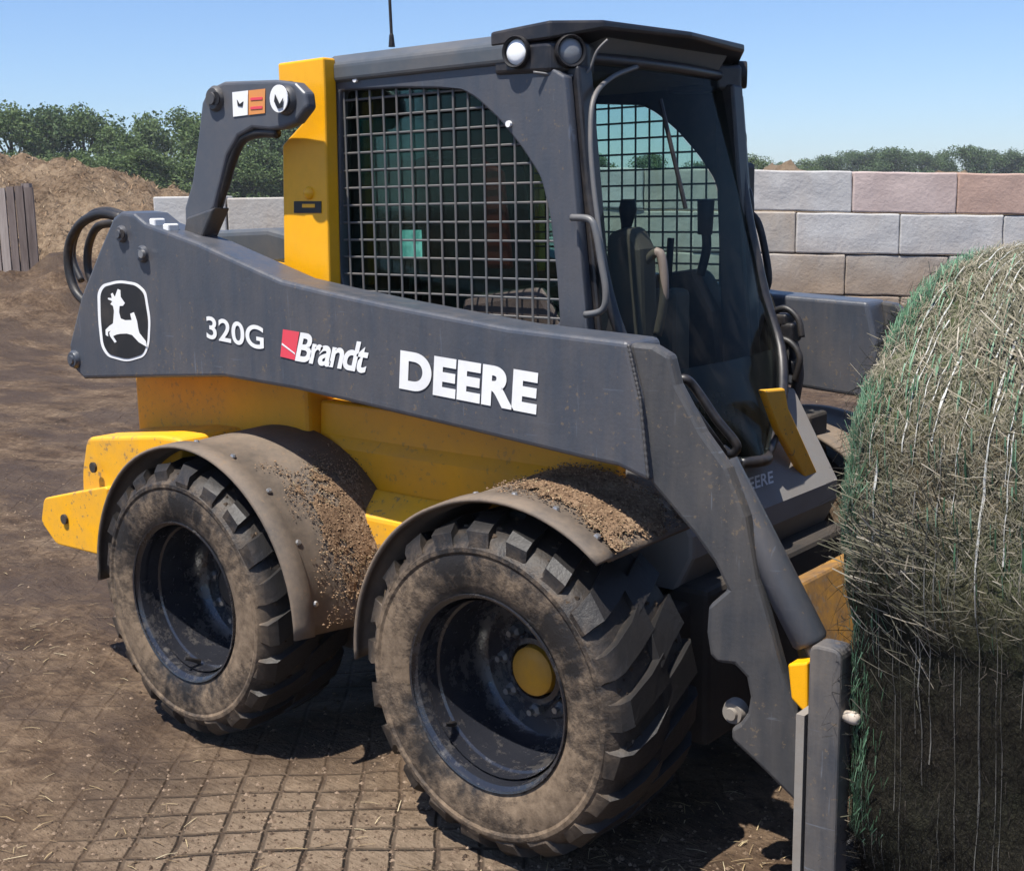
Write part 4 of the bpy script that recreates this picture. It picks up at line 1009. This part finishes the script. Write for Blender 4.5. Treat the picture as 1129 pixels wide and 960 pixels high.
# ---- block wall behind the yard
ROWZ, BW, BHT, BD = .598, 1.52, .60, .60
wd = 18.6; z0 = 1.925-4*BHT
bwall = tag(empty('block_wall', yard(side_at(1000, wd), wd, 0)), 'wall of big stacked concrete blocks, grey with some pinkish ones, behind the hay bale', 'wall')
BO = bwall.location.copy()
rnd = random.Random(5)
mats = {(3, 0): 'con_a', (3, 1): 'con_b', (3, 2): 'con_c', (2, 0): 'con_d', (2, 1): 'con_a', (2, 2): 'con_a', (1, 0): 'con_d', (1, 1): 'con_d'}
for r in range(4):
    j0 = side_at((886, 942, 886, 948)[r], wd) if r != 0 else side_at(890, wd)
    for c in range(-2 if r < 3 else -2, 4):
        s0 = j0+(c-1)*BW
        mk = mats.get((r, c), rnd.choice(['con_a', 'con_d', 'con_a', 'con_e'])) if r else 'con_d'
        g = .006; jit = rnd.uniform(-.012, .012); A = Vector((s0+g, 0, z0+r*BHT+.006)); b = MB()
        pts = [yard(s0+g, wd+jit), yard(s0+BW-g, wd+jit), yard(s0+BW-g, wd+BD+jit), yard(s0+g, wd+BD+jit)]
        zz = z0+r*BHT+.007
        b.prism([Vector((p.x-BO.x, p.y-BO.y, zz-.030*(ss_-side_at(980, wd)))) for p, ss_ in zip(pts, (s0+g, s0+BW-g, s0+BW-g, s0+g))], (0, 0, BHT-.016)); o = b.build('block', M[mk], bwall)
        bm = bmesh.new(); bm.from_mesh(o.data); bmesh.ops.subdivide_edges(bm, edges=bm.edges, cuts=9, use_grid_fill=True)
        for v in bm.verts: v.co += Vector((noise.noise(v.co*3+Vector((0, 0, r*7))), noise.noise(v.co*3+Vector((9, 0, c))), noise.noise(v.co*2.5+Vector((0, 9, c)))))*.014
        bm.to_mesh(o.data); bm.free(); bevel(o, .022, 2, 50)
# ---- pale low wall beyond the left yard
wd2 = 17.0
pw = tag(empty('low_wall', yard(side_at(270, wd2), wd2, 0)), 'low pale concrete block wall under the trees, seen behind the lift link', 'wall'); PO = pw.location.copy()
for r in range(3):
    for c in range(6):
        s0 = side_at(176, wd2)+(c-.5*(r % 2))*.98; zz = r*.572-.03*(c % 2)
        b = MB(); pts = [yard(s0+.012, wd2), yard(s0+.968, wd2), yard(s0+.968, wd2+.5), yard(s0+.012, wd2+.5)]
        b.prism([Vector((p.x-PO.x, p.y-PO.y, zz+.006)) for p in pts], (0, 0, .556)); bevel(b.build('block', M[rnd.choice(['con_e', 'con_e', 'con_d'])], pw), .02, 2)
# ---- heaps
def heap(name, mat, s0, s1, d0, d1, hfun, ns, nd, seed, label=None, cat=None, straw=0, smat='straw_dark', kind=None):
    org = yard((s0+s1)/2, (d0+d1)/2, 0); vs = []
    def hp(s, d):
        h = hfun(s, d); h += (.26*noise.noise(Vector((s*.8, d*.8, seed)))+.19*noise.noise(Vector((s*2.4, d*2.4, seed)))+.11*noise.noise(Vector((s*6, d*6, seed))))*min(1, max(0, h)*1.5)+(.05*noise.noise(Vector((s*11, d*11, seed))) if h > .02 and straw else 0)
        return max(-.07, h)
    for i in range(ns+1):
        for j in range(nd+1):
            s, d = s0+(s1-s0)*i/ns, d0+(d1-d0)*j/nd; vs.append(tuple(yard(s, d, hp(s, d))-org))
    k = nd+1
    me = bpy.data.meshes.new(name); me.from_pydata(vs, [], [(i*k+j, (i+1)*k+j, (i+1)*k+j+1, i*k+j+1) for i in range(ns) for j in range(nd)]); me.update()
    root = tag(empty(name, org), label, cat) if straw else None
    o = link('heap_body' if straw else name, me, M[mat], root, True)
    if not straw: o.location = org; tag(o, label, cat, kind=kind)
    if straw:
        rows = []
        while len(rows) < straw:
            s, d = random.uniform(s0, s1), d0+(d1-d0)*random.random()**1.3; h = hp(s, d)
            if h < .05: continue
            th = random.uniform(0, 6.3); rows.append((yard(s, d, h+.015)-org, Vector((math.cos(th), math.sin(th), random.uniform(-.3, .8))), Vector((0, 0, 1)), random.uniform(.05, .18), random.uniform(.004, .012)))
        strands(rows, 'loose_straw', M[smat], root)
def ss(x, a, c):
    t = max(0, min(1, (x-a)/(c-a))); return t*t*(3-2*t)
def h1(s, d):
    K = [(-18, 2.75), (-8.5, 2.55), (-7.0, 2.2), (-6.1, 2.0), (-5.4, 1.8), (-4.9, 1.35), (-4.3, 0.)]
    top = K[0][1]; s = s*21/d
    if s > -4.3: return 0.
    for (a, p), (c, q) in zip(K, K[1:]):
        if a <= s <= c: top = p+(q-p)*(s-a)/(c-a)
    return top*ss(d, 16.5, 22.5)*(1-ss(d, 29, 33))
heap('manure_heap', 'heap', -18, -4.2, 14.6, 34, h1, 220, 170, 3, 'long brown heap of straw manure at the left edge of the yard', 'heap', 32000)
heap('soil_mound', 'mound', 1.5, 9.5, 19.6, 30, lambda s, d: (1.45+.62*math.exp(-((s-5.0)/.9)**2)+.40*math.exp(-((s-8.0)/.8)**2))*ss(d, 19.6, 23)*(1-ss(d, 25, 30))*ss(s, 1.5, 3)*(1-ss(s, 8.8, 9.5)), 60, 50, 8, 'pale brown soil mound showing just above the block wall', 'heap')
# berm of dirt in front of the heap
def h2(s, d): return .74*ss(d, 13.0, 17.7)*(.4+.6*ss(d, 10, 17.7))*(1-ss(d, 19, 21))*(1-ss(s, -6.0, -3.9))-.07*(1-ss(d, 9.6, 12.5))-.07*ss(s, -4.4, -3.7)
heap('dirt_bank', 'ground', -16, -3.6, 9.6, 21, h2, 90, 60, 12, kind='structure')
# ---- board barrier at the left edge
fd = 17.9
bar = tag(empty('board_barrier', yard(side_at(10, fd), fd, .35)), 'upright weathered board barrier standing against the manure heap', 'barrier'); FO = bar.location.copy()
b = MB(); rnd = random.Random(2); s = side_at(-60, fd)
while s < side_at(38, fd)-.02:
    wdt = rnd.uniform(.12, .15); p = [yard(s, fd+rnd.uniform(0, .015)), yard(s+wdt-.018, fd), yard(s+wdt-.018, fd+.04), yard(s, fd+.045)]
    b.prism([Vector((q.x, q.y, .62))-FO for q in p], (0, 0, 1.28+rnd.uniform(-.03, .02))); s += wdt
b.build('boards', M['plank'], bar)
for z in (.72, 1.7):
    b = MB(); p = [yard(side_at(-60, fd), fd+.05), yard(side_at(37, fd), fd+.05), yard(side_at(37, fd), fd+.10), yard(side_at(-60, fd), fd+.10)]
    b.prism([Vector((q.x, q.y, z))-FO for q in p], (0, 0, .12)); b.build('rail', M['plank'], bar)
b = MB(); p = [yard(side_at(30, fd), fd+.11), yard(side_at(39, fd), fd+.11), yard(side_at(39, fd), fd+.22), yard(side_at(30, fd), fd+.22)]
b.prism([Vector((q.x, q.y, .1))-FO for q in p], (0, 0, 1.83)); b.build('post', M['plank'], bar)

# ---- trees
def tree_meshes(seed, mat, wide=1.0, nleaf=10000):
    rnd = random.Random(seed); H = 10.
    tb = MB(); tb.tube(smooth_path([(0, 0, -.3), (.08, .03, 2), (.02, -.05, 4.5), (.1, 0, 7.5)], 3), [.24, .23, .22, .21, .20, .18, .16, .13, .10, .06][:10], 8)
    lobes = []
    for k in range(17):
        z = rnd.uniform(2.2, 8.8); rmax = 3.1*wide*math.sin(math.pi*min(1, max(.12, (z-.4)/9.9)))**.7
        a = rnd.uniform(0, 6.3); rr = rmax*rnd.uniform(.25, .8); lobes.append((Vector((rr*math.cos(a), rr*math.sin(a), z)), rnd.uniform(.9, 1.7)))
    lobes.append((Vector((0, 0, 8.9)), 1.1))
    for c, r in lobes[:9]: tb.tube([(.05, 0, max(1.5, c.z-2.4)), tuple(c*.55+Vector((0, 0, c.z*.42))), tuple(c)], [.10, .07, .03], 6)
    vs, fs = [], []
    for i in range(nleaf):
        c, r = rnd.choice(lobes); d = Vector((rnd.gauss(0, 1), rnd.gauss(0, 1), rnd.gauss(0, .85))).normalized()
        p = c+d*r*(rnd.random()**.45)*rnd.uniform(.85, 1.12)
        sz = rnd.uniform(.07, .18); q = d.lerp(Vector((rnd.gauss(0, 1), rnd.gauss(0, 1), rnd.gauss(.5, 1))), .65).normalized(); a = q.orthogonal().normalized(); e = q.cross(a)
        th = rnd.uniform(0, 6.3); a, e = a*math.cos(th)+e*math.sin(th), e*math.cos(th)-a*math.sin(th); k = len(vs)
        vs += [p-a*sz, p-e*sz*.6+q*sz*.15, p+a*sz, p+e*sz*.6+q*sz*.15]; fs.append((k, k+1, k+2, k+3))
    me = bpy.data.meshes.new('crown'); me.from_pydata([tuple(v) for v in vs], [], fs); me.update(); me.materials.append(mat)
    trunk = tb.build('trunk', M['bark'], None, True); bpy.data.objects.remove(trunk, do_unlink=False) if False else None
    tm = trunk.data; COL.objects.unlink(trunk); bpy.data.objects.remove(trunk)
    return tm, me
kinds = [tree_meshes(1, M['leaf'][0]), tree_meshes(2, M['leaf'][1], 1.15), tree_meshes(3, M['leaf'][2], 1.0), tree_meshes(4, M['leaf'][0], 1.3), tree_meshes(5, M['leaf'][1], .9)]
rnd = random.Random(21)
def tree(u, depth, h, kd, label, group, sx=1.):
    tm, cm = kinds[kd]; p = yard(side_at(u, depth), depth, -.1); root = tag(empty('tree', p), label, 'tree', group)
    root.rotation_euler = (0, 0, rnd.uniform(0, 6.3)); root.scale = (h/10*sx*rnd.uniform(.95, 1.1), h/10*sx*rnd.uniform(.95, 1.1), h/10)
    for nm, mm in (('trunk', tm), ('crown', cm)):
        o = bpy.data.objects.new(nm, mm); COL.objects.link(o); o.parent = root
def tree_h(top_v, depth, u): return CZ+((225.-.0159*(u-565))-top_v)/FL*depth*.967+.1
LG = 'trees behind the manure heap'; RG = 'trees beyond the block wall'; MG = 'trees behind the cab'
front_l = [(-25, 118, 0), (28, 116, 3), (70, 114, 1), (104, 113, 3), (140, 138, 2), (178, 122, 0), (212, 118, 3), (250, 124, 2), (292, 128, 0), (330, 130, 1)]
for u, tv, kd in front_l: tree(u, 78+rnd.uniform(-4, 4), tree_h(tv, 78, u), kd, 'leafy green tree in the front row of the wood behind the manure heap', LG)
for u in range(-50, 360, 38): tree(u+rnd.uniform(-8, 8), 68+rnd.uniform(-2, 3), tree_h(165+rnd.uniform(-8, 12), 68, u), rnd.choice((0, 2, 3)), 'low bushy tree at the foot of the wood behind the manure heap', 'bushy trees behind the manure heap', 1.35)
for u, tv, kd in ((870, 178, 1), (893, 176, 0), (918, 168, 1), (946, 163, 1), (970, 161, 4), (990, 163, 1), (1022, 165, 1), (1045, 163, 4), (1072, 161, 1), (1096, 163, 1), (1120, 163, 4), (1148, 162, 1)):
    tree(u, 150+rnd.uniform(-6, 6), tree_h(tv, 150, u), kd, 'distant dark green tree rising above the concrete block wall', RG, 1.2)
for u in range(395, 850, 55): tree(u, 95+rnd.uniform(-8, 8), tree_h(165+rnd.uniform(-10, 15), 95, u), rnd.choice((0, 1, 3)), 'green tree behind the cab, glimpsed through its windows', MG, 1.1)

# ---- air
hz = bpy.data.meshes.new('haze'); hb = MB(); hb.box(-400, 400, -400, 400, -1.1, 16); ho = hb.build('haze', [], None); tag(ho, kind='stuff')
hm = bpy.data.materials.new('haze'); hm.use_nodes = True; hn = hm.node_tree; hn.nodes.clear(); o_ = hn.nodes.new('ShaderNodeOutputMaterial'); v_ = hn.nodes.new('ShaderNodeVolumePrincipled')
v_.inputs['Color'].default_value = (.90, .94, 1, 1); v_.inputs['Density'].default_value = .0006; hn.links.new(v_.outputs[0], o_.inputs['Volume']); ho.data.materials.append(hm)
